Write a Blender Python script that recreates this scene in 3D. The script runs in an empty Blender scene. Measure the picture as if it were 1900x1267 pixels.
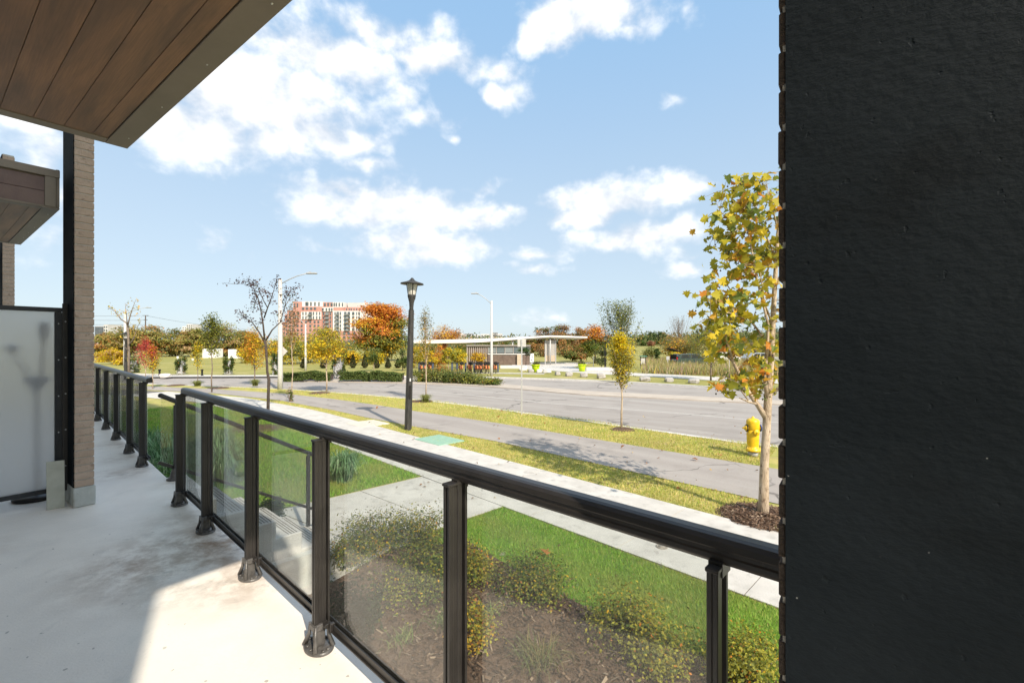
import bpy, math, random
import numpy as np
from mathutils import Vector, Matrix

sc = bpy.context.scene
col = sc.collection
RNG = np.random.default_rng(7)
random.seed(7)
R = math.radians

# ------------------------------------------------------------------ camera, sky, sun, exposure
F, CX, HZ, EYE = 844.0, 950.0, 638.0, 1.5
cam = bpy.data.cameras.new('camera')
cam.sensor_width = 36.0
cam.lens = F / 1900 * 36
cam.shift_y = (HZ - 633.5) / 1900
cam.clip_start = 0.02
cam.clip_end = 6000
camo = bpy.data.objects.new('camera', cam)
camo.location = (0, 0, EYE)
camo.rotation_euler = (R(90), 0, 0)
col.objects.link(camo)
sc.camera = camo

SUN_EL = R(39)
SUN_AZ = R(147.5)
SKY_STRENGTH = 0.15
SUN_STRENGTH = 2.0
EXPOSURE = 1.66

sun = bpy.data.lights.new('sun', 'SUN')
sun.energy = SUN_STRENGTH
sun.angle = R(0.75)
sun.color = (1.0, 0.90, 0.76)
suno = bpy.data.objects.new('sun', sun)
sd = Vector((math.sin(SUN_AZ) * math.cos(SUN_EL), math.cos(SUN_AZ) * math.cos(SUN_EL), math.sin(SUN_EL)))
suno.rotation_euler = (-sd).to_track_quat('-Z', 'Y').to_euler()
suno.location = (0, 0, 60)
col.objects.link(suno)

sc.view_settings.view_transform = 'Standard'
sc.view_settings.look = 'None'
sc.view_settings.gamma = 1
sc.view_settings.use_curve_mapping = False
sc.view_settings.exposure = EXPOSURE
sc.cycles.max_bounces = 10
sc.cycles.transparent_max_bounces = 24
sc.cycles.caustics_reflective = False
sc.cycles.caustics_refractive = False
sc.cycles.use_denoising = True


class NT:
    """small helper to write node trees"""
    def __init__(s, tree):
        s.t = tree
        s.n = tree.nodes
        s.l = tree.links

    def node(s, typ, **kw):
        n = s.n.new(typ)
        for k, v in kw.items():
            setattr(n, k, v)
        return n

    def set(s, sock, v):
        if hasattr(v, 'is_output') or isinstance(v, bpy.types.NodeSocket):
            s.l.new(v, sock)
        else:
            sock.default_value = v

    def math(s, op, a, b=None, c=None, clamp=False):
        n = s.node('ShaderNodeMath', operation=op, use_clamp=clamp)
        s.set(n.inputs[0], a)
        if b is not None:
            s.set(n.inputs[1], b)
        if c is not None:
            s.set(n.inputs[2], c)
        return n.outputs[0]

    def vmath(s, op, a, b=None, out=0):
        n = s.node('ShaderNodeVectorMath', operation=op)
        s.set(n.inputs[0], a)
        if b is not None:
            s.set(n.inputs[1], b)
        return n.outputs[out]

    def noise(s, vec, scale, detail=4, rough=0.55, distort=0.0):
        n = s.node('ShaderNodeTexNoise')
        if vec is not None:
            s.l.new(vec, n.inputs['Vector'])
        n.inputs['Scale'].default_value = scale
        n.inputs['Detail'].default_value = detail
        n.inputs['Roughness'].default_value = rough
        n.inputs['Distortion'].default_value = distort
        return n.outputs['Fac']

    def smooth(s, v, lo, hi):
        n = s.node('ShaderNodeMapRange', interpolation_type='SMOOTHSTEP')
        s.set(n.inputs[0], v)
        n.inputs[1].default_value = lo
        n.inputs[2].default_value = hi
        n.inputs[3].default_value = 0
        n.inputs[4].default_value = 1
        return n.outputs[0]

    def mix(s, f, a, b):
        n = s.node('ShaderNodeMix', data_type='RGBA')
        s.set(n.inputs[0], f)
        s.set(n.inputs[6], a)
        s.set(n.inputs[7], b)
        return n.outputs[2]


# ---- world: Nishita sky with clouds by direction
wd = bpy.data.worlds.new('World')
sc.world = wd
wd.use_nodes = True
w = NT(wd.node_tree)
w.n.clear()
skyt = w.node('ShaderNodeTexSky', sky_type='NISHITA')
skyt.sun_disc = False
skyt.sun_elevation = SUN_EL
skyt.sun_rotation = SUN_AZ
skyt.altitude = 100
skyt.air_density = 1.0
skyt.dust_density = 0.6
skyt.ozone_density = 1.5
tc = w.node('ShaderNodeTexCoord')
sep = w.node('ShaderNodeSeparateXYZ')
w.l.new(tc.outputs['Generated'], sep.inputs[0])
az = w.math('ARCTAN2', sep.outputs[0], sep.outputs[1])
el = w.math('ARCSINE', sep.outputs[2])
cmb = w.node('ShaderNodeCombineXYZ')
w.l.new(az, cmb.inputs[0])
w.l.new(el, cmb.inputs[1])
P = cmb.outputs[0]


def azel(px, py):
    u = (px - CX)
    return math.atan2(u, F), math.atan2(HZ - py, math.hypot(F, u))


# clouds: where they stand in the sky (centre, half width, half height, strength)
CLOUDS = [(470, 190, 215, 95, 1.0), (350, 230, 150, 75, .9), (600, 105, 160, 55, .95), (700, 60, 130, 45, .6), (800, 110, 95, 36, .95),
          (590, 250, 110, 42, .95), (500, 265, 80, 35, .8), (690, 310, 60, 18, .5), (748, 185, 28, 34, .55), (790, 225, 48, 22, .5),
          (935, 135, 45, 22, .6), (945, 178, 36, 26, .7), (1090, 30, 120, 48, .9), (1020, 62, 62, 40, .8), (1170, 50, 55, 22, .5),
          (720, 385, 150, 42, 1.0), (640, 350, 85, 20, .75), (860, 402, 100, 24, .85), (790, 455, 120, 34, .9), (890, 350, 40, 14, .4),
          (600, 455, 32, 12, .35), (1140, 372, 130, 36, 1.0), (1240, 352, 80, 24, .9), (1080, 400, 70, 22, .8), (1190, 440, 125, 30, .85),
          (1290, 470, 60, 12, .4), (1275, 494, 48, 14, .6), (995, 470, 55, 13, .6), (990, 497, 48, 13, .6), (400, 440, 32, 26, .35),
          (470, 470, 22, 14, .3), (1000, 592, 45, 14, .35), (1245, 190, 26, 12, .35), (90, 330, 60, 90, .6), (80, 260, 70, 60, .6), (80, 440, 40, 40, .3), (1285, 20, 16, 22, .3),
          (840, 255, 12, 9, .35)]
cn = w.node('ShaderNodeTexNoise')
w.l.new(w.vmath('MULTIPLY', P, (1.0, 1.35, 1.0)), cn.inputs['Vector'])
cn.inputs['Scale'].default_value = 10
cn.inputs['Detail'].default_value = 9
cn.inputs['Roughness'].default_value = 0.56
cn.inputs['Distortion'].default_value = 0.1
nz = w.math('SUBTRACT', cn.outputs['Fac'], 0.5)
wob = w.node('ShaderNodeTexNoise')
w.l.new(P, wob.inputs['Vector'])
wob.inputs['Scale'].default_value = 14
wob.inputs['Detail'].default_value = 3
PW = w.vmath('ADD', P, w.vmath('MULTIPLY', w.vmath('SUBTRACT', wob.outputs['Color'], (.5, .5, .5)), (.10, .06, 0)))
mask = None
for (px, py, hw, hh, st) in CLOUDS:
    a, e = azel(px, py)
    a2, _ = azel(px + hw, py)
    _, e2 = azel(px, py - hh)
    d = w.vmath('LENGTH', w.vmath('MULTIPLY', w.vmath('SUBTRACT', PW, (a, e, 0)), (1 / max(a2 - a, .005), 1 / max(e2 - e, .005), 0)), out=1)
    m = w.math('MULTIPLY', w.math('SUBTRACT', 1.42, d), st)
    mask = m if mask is None else w.math('MAXIMUM', mask, m)
# the same kind of broken cloud all round, away from the stretch listed above
low = w.noise(P, 4.0, 3, .5)
away = w.math('MAXIMUM', w.smooth(w.math('ABSOLUTE', az), .86, 1.05), w.smooth(el, .68, .85))
gen = w.math('MULTIPLY', w.math('SUBTRACT', w.math('MULTIPLY', w.math('SUBTRACT', low, .5), 4.0), -.45), away)
gen = w.math('SUBTRACT', gen, w.math('MULTIPLY', w.math('SUBTRACT', 1, away), 3))
gen = w.math('SUBTRACT', gen, w.math('MULTIPLY', w.smooth(w.math('MULTIPLY', el, -1), -.12, -.02), 3))
mask = w.math('MAXIMUM', mask, gen)
dens = w.math('ADD', mask, w.math('MULTIPLY', nz, 2.5))
cov = w.smooth(dens, 0.0, 1.0)
cov = w.math('MULTIPLY', cov, .96)
shade = w.smooth(w.math('ADD', w.math('MULTIPLY', nz, 3.0), w.math('MULTIPLY', mask, .12)), -.5, .6)
ccol = w.mix(shade, (1.60, 1.73, 1.92, 1), (2.75, 2.76, 2.78, 1))
# a pale milky band low in the sky
pale = w.mix(w.smooth(el, -.02, .75), (1.26, 1.50, 1.69, 1), (.68, 1.17, 1.78, 1))
skyc = w.mix(.94, skyt.outputs[0], pale)
skymix = w.mix(cov, skyc, ccol)
bg = w.node('ShaderNodeBackground')
w.l.new(skymix, bg.inputs[0])
bg.inputs[1].default_value = SKY_STRENGTH
wo = w.node('ShaderNodeOutputWorld')
w.l.new(bg.outputs[0], wo.inputs[0])


# ------------------------------------------------------------------ materials
def lin(c):
    """sRGB 0-255 -> linear"""
    o = []
    for v in c:
        v = v / 255
        o.append(v / 12.92 if v <= .04045 else ((v + .055) / 1.055) ** 2.4)
    return tuple(o)


def c4(c):
    return (c[0], c[1], c[2], 1)


def pm(name, c1, c2=None, scale=5, rough=.8, bump=0, bscale=60, coord='Object', metallic=0, spec=.3, detail=5, stretch=None, c3=None, s3=.6, coat=0):
    m = bpy.data.materials.new(name)
    m.use_nodes = True
    t = NT(m.node_tree)
    b = t.n['Principled BSDF']
    b.inputs['Roughness'].default_value = rough
    b.inputs['Metallic'].default_value = metallic
    b.inputs['Specular IOR Level'].default_value = spec
    b.inputs['Coat Weight'].default_value = coat
    if coord == 'World':
        vec = t.node('ShaderNodeNewGeometry').outputs['Position']
    else:
        vec = t.node('ShaderNodeTexCoord').outputs['Object']
    if stretch:
        vec = t.vmath('MULTIPLY', vec, stretch)
    if c2 is None:
        c2 = tuple(min(1, x * 1.12) for x in c1)
    f = t.smooth(t.noise(vec, scale, detail, .6), .32, .68)
    base = t.mix(f, c4(c1), c4(c2))
    if c3 is not None:
        f3 = t.smooth(t.noise(vec, scale * s3, 4, .6), .52, .72)
        base = t.mix(f3, base, c4(c3))
    t.l.new(base, b.inputs['Base Color'])
    if bump:
        bn = t.node('ShaderNodeBump')
        bn.inputs['Strength'].default_value = bump
        bn.inputs['Distance'].default_value = .02
        t.l.new(t.noise(vec, bscale, 4, .6), bn.inputs['Height'])
        t.l.new(bn.outputs[0], b.inputs['Normal'])
    return m


M = {}
M['black_metal'] = pm('black_metal', (.018, .016, .015), (.028, .025, .023), 8, .38, .05, 90, spec=.5)
M['dark_cast'] = pm('dark_cast', (.06, .056, .052), (.11, .104, .098), 30, .36, .15, 60, spec=.6)
M['black_paint'] = pm('black_paint', (.0056, .0086, .0112), (.0096, .0134, .0168), 2.2, .70, .16, 48, spec=.12, detail=9, stretch=(1, 1, 1.7), c3=(.0042, .0055, .0066), s3=.7)


def flecks(m):
    t = NT(m.node_tree)
    b_ = t.n['Principled BSDF']
    old = b_.inputs['Base Color'].links[0].from_socket
    pos = t.node('ShaderNodeTexCoord').outputs['Object']
    k = t.smooth(t.noise(pos, 95, 1, .3), .815, .83)
    k2 = t.math('MULTIPLY', k, t.smooth(t.noise(pos, 5, 2), .45, .6))
    t.l.new(t.mix(t.math('MULTIPLY', k2, .8), old, (.30, .30, .29, 1)), b_.inputs['Base Color'])
    pit = t.smooth(t.noise(pos, 46, 3, .5), .68, .74)
    old_n = b_.inputs['Normal'].links[0].from_node
    bn = t.node('ShaderNodeBump')
    bn.inputs['Strength'].default_value = .35
    bn.inputs['Distance'].default_value = -.003
    t.l.new(pit, bn.inputs['Height'])
    t.l.new(old_n.outputs[0], bn.inputs['Normal'])
    t.l.new(bn.outputs[0], b_.inputs['Normal'])


flecks(M['black_paint'])
M['navy_paint'] = pm('navy_paint', (.022, .028, .034), (.032, .038, .044), 5, .6, .3, 50)
M['brick'] = pm('brick', (.45, .335, .255), (.55, .42, .33), 9, .9, .5, 120, coord='World', c3=(.32, .23, .175), s3=2.0)
M['brick_dark'] = pm('brick_dark', (.050, .038, .031), (.085, .062, .048), 40, .9, .5, 130)
M['mortar'] = pm('mortar', (.50, .46, .40), (.62, .58, .52), 30, .95, .5, 150)
M['footing'] = pm('footing', (.46, .48, .45), (.58, .59, .55), 6, .9, .3, 60, c3=(.36, .34, .29))
M['wood_soffit'] = pm('wood_soffit', (.055, .030, .017), (.115, .066, .040), 4, .42, .15, 60, stretch=(1, 1, 1), c3=(.14, .08, .048), s3=.5)
M['trim_brown'] = pm('trim_brown', (.215, .178, .140), (.245, .202, .158), 4, .5)
M['fascia_wood'] = pm('fascia_wood', (.14, .092, .082), (.185, .125, .108), 5, .5, .1, 60)
M['frame_grey'] = pm('frame_grey', (.03, .032, .035), (.045, .046, .048), 6, .5, .1, 60)
M['steel'] = pm('steel', (.5, .5, .5), (.6, .6, .6), 20, .35, metallic=.8)
M['wall_render'] = pm('wall_render', (.74, .72, .69), (.79, .77, .74), 2, .9, .3, 80)
M['dark_window'] = pm('dark_window', (.02, .025, .03), (.04, .045, .05), 2, .08, spec=.6)
M['board_pale'] = pm('board_pale', (.46, .46, .38), (.55, .55, .47), 8, .5)
M['concrete'] = pm('concrete', (.50, .475, .435), (.60, .575, .53), 1.8, .9, .35, 55, coord='World', c3=(.44, .42, .385), s3=3, detail=8)
M['concrete_step'] = pm('concrete_step', (.46, .45, .43), (.56, .55, .52), 4, .9, .35, 60, coord='World')
M['joint'] = pm('joint', (.13, .12, .11), (.17, .16, .15), 20, .95)
M['kerb'] = pm('kerb', (.55, .53, .50), (.66, .64, .60), 4, .9, .25, 60, coord='World')


def worn_asphalt(name, c1, c2, c3, crack, along):
    m = bpy.data.materials.new(name)
    m.use_nodes = True
    t = NT(m.node_tree)
    b_ = t.n['Principled BSDF']
    b_.inputs['Roughness'].default_value = .92
    b_.inputs['Specular IOR Level'].default_value = .25
    pos = t.node('ShaderNodeNewGeometry').outputs['Position']
    n_ = (along[1], -along[0], 0)
    u = t.vmath('DOT_PRODUCT', pos, (along[0], along[1], 0), out=1)
    v = t.vmath('DOT_PRODUCT', pos, n_, out=1)
    cb = t.node('ShaderNodeCombineXYZ')
    t.l.new(t.math('MULTIPLY', u, .06), cb.inputs[0])
    t.l.new(t.math('MULTIPLY', v, 1.1), cb.inputs[1])
    base = t.mix(t.smooth(t.noise(cb.outputs[0], 1.2, 6, .6), .32, .68), c4(c1), c4(c2))
    base = t.mix(t.math('MULTIPLY', t.smooth(t.noise(pos, 38, 6, .7), .50, .70), .5), base, c4(c3))
    base = t.mix(t.math('MULTIPLY', t.smooth(t.noise(pos, .55, 6, .65), .52, .66), .55), base, c4(tuple(x * .82 for x in c1)))
    vo = t.node('ShaderNodeTexVoronoi', feature='DISTANCE_TO_EDGE')
    wob_ = t.vmath('ADD', pos, t.vmath('MULTIPLY', t.vmath('SUBTRACT', (lambda q: (t.l.new(pos, q.inputs['Vector']), q.inputs['Scale'].__setattr__('default_value', 1.3), q.outputs['Color'])[2])(t.node('ShaderNodeTexNoise')), (.5, .5, .5)), (1.2, 1.2, 0)))
    t.l.new(wob_, vo.inputs['Vector'])
    vo.inputs['Scale'].default_value = crack
    ck = t.smooth(vo.outputs['Distance'], .011, .003)
    ck = t.math('MULTIPLY', ck, t.smooth(t.noise(pos, .35, 2), .45, .6))
    base = t.mix(t.math('MULTIPLY', ck, .7), base, (.07, .065, .06, 1))
    oil = t.smooth(t.noise(pos, 2.6, 3, .5), .70, .78)
    base = t.mix(t.math('MULTIPLY', oil, .4), base, c4(tuple(x * .55 for x in c1)))
    t.l.new(base, b_.inputs['Base Color'])
    bn = t.node('ShaderNodeBump')
    bn.inputs['Strength'].default_value = .5
    bn.inputs['Distance'].default_value = .01
    t.l.new(t.noise(pos, 120, 4, .6), bn.inputs['Height'])
    t.l.new(bn.outputs[0], b_.inputs['Normal'])
    return m


M['road'] = worn_asphalt('road', (.315, .285, .258), (.375, .345, .315), (.24, .217, .197), .16, (.80, -.60))
M['asphalt_path'] = worn_asphalt('asphalt_path', (.32, .288, .262), (.385, .352, .322), (.24, .216, .195), .3, (.72, -.69))
M['road_light'] = pm('road_light', (.42, .36, .30), (.50, .44, .37), 1.2, .92, .4, 90, coord='World')
M['road_line'] = pm('road_line', (.48, .45, .42), (.55, .52, .48), 3, .85, coord='World')
M['soil'] = pm('soil', (.11, .07, .045), (.20, .135, .09), 6, .95, .9, 50, coord='World', c3=(.07, .045, .03), s3=2.5)
M['mulch'] = pm('mulch', (.085, .05, .032), (.16, .10, .066), 30, .95, .9, 90, coord='World', c3=(.22, .15, .105), s3=1.5)
M['chip_dark'] = pm('chip_dark', (.11, .07, .045), (.2, .135, .09), 9, .95, coord='World')
M['chip_pale'] = pm('chip_pale', (.32, .23, .16), (.44, .34, .26), 9, .95, coord='World')
M['lawn'] = pm('lawn', (.13, .22, .032), (.20, .30, .05), 2.4, .95, .9, 75, coord='World', c3=(.27, .25, .085), s3=.55, detail=8)
M['verge'] = pm('verge', (.31, .33, .07), (.50, .42, .15), 1.7, .95, .9, 60, coord='World', c3=(.42, .34, .15), s3=.6, detail=8)
M['far_grass'] = pm('far_grass', (.24, .235, .06), (.34, .30, .09), .35, .95, .5, 20, coord='World', c3=(.40, .35, .15), s3=.45, detail=8)
M['far_field'] = pm('far_field', (.10, .12, .04), (.15, .15, .06), .08, .95, coord='World')
M['bark'] = pm('bark', (.15, .115, .085), (.25, .20, .155), 14, .95, .7, 60, stretch=(1, 1, .3))
M['bark_pale'] = pm('bark_pale', (.38, .29, .20), (.58, .47, .35), 11, .95, 1.0, 40, stretch=(1, 1, .4), c3=(.15, .10, .065), s3=1.7)
M['bark_dark'] = pm('bark_dark', (.055, .042, .035), (.11, .085, .07), 12, .95, .6, 50)
M['pole_concrete'] = pm('pole_concrete', (.50, .485, .45), (.60, .58, .54), 12, .9, .4, 80, c3=(.36, .34, .31), s3=2)
M['lamp_black'] = pm('lamp_black', (.030, .029, .027), (.05, .048, .044), 18, .55, .3, 60, stretch=(1, 1, .2), c3=(.075, .07, .062), s3=1.5)
M['lamp_glass'] = pm('lamp_glass', (.52, .49, .43), (.62, .60, .54), 6, .25)
M['galv'] = pm('galv', (.40, .40, .40), (.50, .50, .49), 14, .5, metallic=.2)
M['sign_back'] = pm('sign_back', (.50, .48, .45), (.56, .54, .51), 6, .5)
M['white_paint'] = pm('white_paint', (.74, .74, .72), (.80, .80, .78), 3, .45)
M['roof_white'] = pm('roof_white', (.74, .70, .66), (.80, .77, .73), 1, .6)
M['corten'] = pm('corten', (.22, .075, .035), (.30, .11, .05), 3, .9)
M['yellow_paint'] = pm('yellow_paint', (.72, .44, .008), (.80, .52, .015), 7, .38, .12, 40, spec=.5, c3=(.60, .36, .02), s3=1.2, coat=.2)
M['blue_paint'] = pm('blue_paint', (.03, .08, .35), (.04, .11, .42), 7, .4)
M['lime_plastic'] = pm('lime_plastic', (.46, .62, .01), (.54, .70, .02), 4, .45)
M['slat_brown'] = pm('slat_brown', (.18, .13, .105), (.25, .185, .15), 3, .8, coord='World')
M['slat_grey'] = pm('slat_grey', (.34, .30, .275), (.42, .375, .34), 3, .8, coord='World')
M['perf_grey'] = pm('perf_grey', (.36, .34, .31), (.42, .40, .37), 60, .7, .3, 120)
M['tan_panel'] = pm('tan_panel', (.45, .36, .26), (.52, .42, .31), 5, .8)
M['orange_paint'] = pm('orange_paint', (.62, .20, .08), (.68, .24, .10), 5, .4)
M['rubber'] = pm('rubber', (.012, .012, .012), (.02, .02, .02), 5, .8)
M['dock_blue'] = pm('dock_blue', (.06, .08, .12), (.09, .11, .16), 5, .5)
M['car_green'] = pm('car_green', (.035, .06, .055), (.045, .07, .063), 3, .22, spec=.6, coat=.6)
M['car_silver'] = pm('car_silver', (.45, .45, .45), (.5, .5, .5), 3, .3, metallic=.4)
M['car_white'] = pm('car_white', (.74, .74, .73), (.80, .80, .79), 3, .3, coat=.4)
M['car_red_light'] = pm('car_red_light', (.5, .02, .02), (.55, .03, .03), 3, .3)
M['stone'] = pm('stone', (.36, .335, .315), (.50, .475, .45), 3, .95, .8, 12, c3=(.26, .24, .225), s3=1.5)
M['stone_white'] = pm('stone_white', (.58, .55, .52), (.68, .65, .61), 3, .95, .6, 12)
M['gabion'] = pm('gabion', (.30, .29, .30), (.62, .60, .60), 9, .95, .8, 20)
M['red_brick_far'] = pm('red_brick_far', (.45, .24, .195), (.51, .28, .23), .3, .95, coord='World')
M['white_panel_far'] = pm('white_panel_far', (.66, .63, .60), (.72, .69, .66), .2, .9, coord='World')
M['grey_panel_far'] = pm('grey_panel_far', (.50, .49, .46), (.55, .54, .51), .2, .9, coord='World')
M['far_glass'] = pm('far_glass', (.06, .08, .085), (.14, .17, .18), .4, .25, coord='World', spec=.6)
M['balcony_grey'] = pm('balcony_grey', (.17, .19, .19), (.23, .25, .25), .4, .4, coord='World')
M['dark_far'] = pm('dark_far', (.09, .10, .12), (.14, .15, .17), .3, .8, coord='World')
M['pale_far'] = pm('pale_far', (.50, .48, .47), (.58, .56, .55), .3, .8, coord='World')
M['green_lid'] = pm('green_lid', (.25, .41, .31), (.30, .47, .36), 9, .8, .2, 60)
M['pale_lid'] = pm('pale_lid', (.56, .52, .44), (.64, .60, .52), 6, .9, .3, 60)
M['iron'] = pm('iron', (.25, .22, .19), (.36, .32, .27), 40, .8, .4, 80)
M['teal_paint'] = pm('teal_paint', (.03, .16, .14), (.04, .19, .16), 4, .5)
M['cable'] = pm('cable', (.12, .12, .13), (.15, .15, .16), 4, .7)


def stain_deck():
    m = bpy.data.materials.new('deck_coating')
    m.use_nodes = True
    t = NT(m.node_tree)
    b = t.n['Principled BSDF']
    pos = t.node('ShaderNodeNewGeometry').outputs['Position']
    base = t.mix(t.smooth(t.noise(pos, 2.2, 7, .65), .3, .7), (.80, .735, .655, 1), (.885, .815, .725, 1))
    fine = t.smooth(t.noise(pos, 70, 6, .75), .52, .70)
    base = t.mix(t.math('MULTIPLY', fine, .34), base, (.60, .57, .53, 1))
    scuff = t.smooth(t.noise(t.vmath('MULTIPLY', pos, (1.6, .7, 1)), 3.1, 9, .72, 1.2), .56, .74)
    base = t.mix(t.math('MULTIPLY', scuff, .38), base, (.60, .56, .50, 1))
    specks = t.smooth(t.noise(pos, 26, 2, .4), .735, .75)
    base = t.mix(t.math('MULTIPLY', specks, .6), base, (.25, .22, .18, 1))
    # dirt washed round the rail feet
    stains = [(-2.30, 3.30, .95, 1.0), (-1.75, 2.85, .5, .55), (-2.75, 3.9, .55, .55), (-2.05, 2.75, .35, .55), (-3.1, 4.5, .5, .4), (-4.5, 5.3, .5, .5),
              (-5.1, 6.0, .5, .4), (-5.9, 6.8, .6, .4), (-3.6, 4.9, .35, .45), (-2.45, 3.0, .35, .7), (-3.9, 3.3, .4, .22)]
    acc = None
    for (x, y, r, s) in stains:
        d = t.vmath('LENGTH', t.vmath('SUBTRACT', pos, (x, y, 0)), out=1)
        k = t.math('MULTIPLY', t.smooth(t.math('DIVIDE', d, r), 1.0, .1), s)
        acc = k if acc is None else t.math('MAXIMUM', acc, k)
    br = t.smooth(t.noise(pos, 4.2, 9, .72, .15), .36, .62)
    f = t.math('MULTIPLY', acc, br)
    base = t.mix(t.math('MULTIPLY', f, 1.0), base, (.34, .235, .155, 1))
    f2 = t.math('MULTIPLY', acc, t.smooth(t.noise(pos, 5.5, 8, .7, .5), .52, .72))
    base = t.mix(t.math('MULTIPLY', f2, .95), base, (.24, .20, .165, 1))
    # a faint greenish sweep of window-reflected sunlight, painted into the floor colour
    sw = t.vmath('DOT_PRODUCT', pos, (.80, .60, 0), out=1)
    f3 = t.math('MULTIPLY', t.smooth(t.math('ABSOLUTE', t.math('SUBTRACT', t.math('ADD', sw, t.math('MULTIPLY', t.noise(pos, 1.4, 4), .5)), .25)), .28, .05), .25)
    base = t.mix(f3, base, (.70, .735, .66, 1))
    t.l.new(base, b.inputs['Base Color'])
    rg = t.math('ADD', .38, t.math('MULTIPLY', t.noise(pos, 3, 4), .28))
    t.l.new(rg, b.inputs['Roughness'])
    bn = t.node('ShaderNodeBump')
    bn.inputs['Strength'].default_value = .35
    bn.inputs['Distance'].default_value = .006
    t.l.new(t.noise(pos, 85, 5, .65), bn.inputs['Height'])
    t.l.new(bn.outputs[0], b.inputs['Normal'])
    return m


M['deck'] = stain_deck()


def glass_mat(name, tint, base_r):
    m = bpy.data.materials.new(name)
    m.use_nodes = True
    t = NT(m.node_tree)
    t.n.clear()
    lw = t.node('ShaderNodeLayerWeight')
    lw.inputs[0].default_value = .5
    f5 = t.math('POWER', lw.outputs['Facing'], 5.0)
    fac = t.math('ADD', base_r, t.math('MULTIPLY', f5, 1 - base_r))
    tr = t.node('ShaderNodeBsdfTransparent')
    pos = t.node('ShaderNodeTexCoord').outputs['Object']
    spots = t.smooth(t.noise(pos, 22, 2, .4), .735, .76)
    dust = t.math('MULTIPLY', t.math('ADD', .012, t.math('MULTIPLY', t.noise(pos, 3, 5), .03)), 1.0)
    tr.inputs[0].default_value = c4(tint)
    gl = t.node('ShaderNodeBsdfGlossy')
    gl.inputs['Roughness'].default_value = 0.0
    gl.inputs[0].default_value = (.95, .95, .95, 1)
    mx = t.node('ShaderNodeMixShader')
    t.l.new(fac, mx.inputs[0])
    t.l.new(tr.outputs[0], mx.inputs[1])
    t.l.new(gl.outputs[0], mx.inputs[2])
    df = t.node('ShaderNodeBsdfDiffuse')
    df.inputs[0].default_value = (.55, .54, .52, 1)
    mx2 = t.node('ShaderNodeMixShader')
    t.l.new(t.math('ADD', dust, t.math('MULTIPLY', spots, .25)), mx2.inputs[0])
    t.l.new(mx.outputs[0], mx2.inputs[1])
    t.l.new(df.outputs[0], mx2.inputs[2])
    o = t.node('ShaderNodeOutputMaterial')
    t.l.new(mx2.outputs[0], o.inputs[0])
    return m


M['glass'] = glass_mat('clear_glass', (.92, .935, .92), .038)


def frosted():
    m = bpy.data.materials.new('frosted_glass')
    m.use_nodes = True
    t = NT(m.node_tree)
    t.n.clear()
    pos = t.node('ShaderNodeTexCoord').outputs['Object']
    bn = t.node('ShaderNodeBump')
    bn.inputs['Strength'].default_value = .5
    bn.inputs['Distance'].default_value = .004
    t.l.new(t.noise(pos, 120, 3, .6), bn.inputs['Height'])
    rf = t.node('ShaderNodeBsdfRefraction')
    rf.inputs['Color'].default_value = (.98, .98, .98, 1)
    rf.inputs['Roughness'].default_value = .50
    rf.inputs['IOR'].default_value = 1.28
    t.l.new(bn.outputs[0], rf.inputs['Normal'])
    tl = t.node('ShaderNodeBsdfTranslucent')
    tl.inputs[0].default_value = (.95, .95, .95, 1)
    df = t.node('ShaderNodeBsdfDiffuse')
    df.inputs[0].default_value = (.90, .90, .89, 1)
    t.l.new(bn.outputs[0], df.inputs['Normal'])
    a = t.node('ShaderNodeMixShader')
    a.inputs[0].default_value = .28
    t.l.new(rf.outputs[0], a.inputs[1])
    t.l.new(tl.outputs[0], a.inputs[2])
    b = t.node('ShaderNodeMixShader')
    b.inputs[0].default_value = .22
    t.l.new(a.outputs[0], b.inputs[1])
    t.l.new(df.outputs[0], b.inputs[2])
    o = t.node('ShaderNodeOutputMaterial')
    t.l.new(b.outputs[0], o.inputs[0])
    return m


M['frosted'] = frosted()


def leaf_mat(name, transl=.35, rough=.6):
    m = bpy.data.materials.new(name)
    m.use_nodes = True
    t = NT(m.node_tree)
    t.n.clear()
    at = t.node('ShaderNodeAttribute', attribute_name='tint')
    df = t.node('ShaderNodeBsdfPrincipled')
    df.inputs['Roughness'].default_value = rough
    df.inputs['Specular IOR Level'].default_value = .25
    t.l.new(at.outputs['Color'], df.inputs['Base Color'])
    tl = t.node('ShaderNodeBsdfTranslucent')
    t.l.new(at.outputs['Color'], tl.inputs[0])
    mx = t.node('ShaderNodeMixShader')
    mx.inputs[0].default_value = transl
    t.l.new(df.outputs[0], mx.inputs[1])
    t.l.new(tl.outputs[0], mx.inputs[2])
    o = t.node('ShaderNodeOutputMaterial')
    t.l.new(mx.outputs[0], o.inputs[0])
    return m


M['leaf'] = leaf_mat('leaf', .42)
M['blade'] = leaf_mat('blade', .3, .7)


# ------------------------------------------------------------------ building blocks
def tag(o, label=None, cat=None, group=None, kind=None):
    if label:
        o['label'] = label
    if cat:
        o['category'] = cat
    if group:
        o['group'] = group
    if kind:
        o['kind'] = kind
    return o


def thing(name, label, cat, loc=(0, 0, 0), rz=0, group=None):
    o = bpy.data.objects.new(name, None)
    o.empty_display_size = .2
    col.objects.link(o)
    o.location = loc
    o.rotation_euler = (0, 0, rz)
    return tag(o, label, cat, group)


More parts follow.
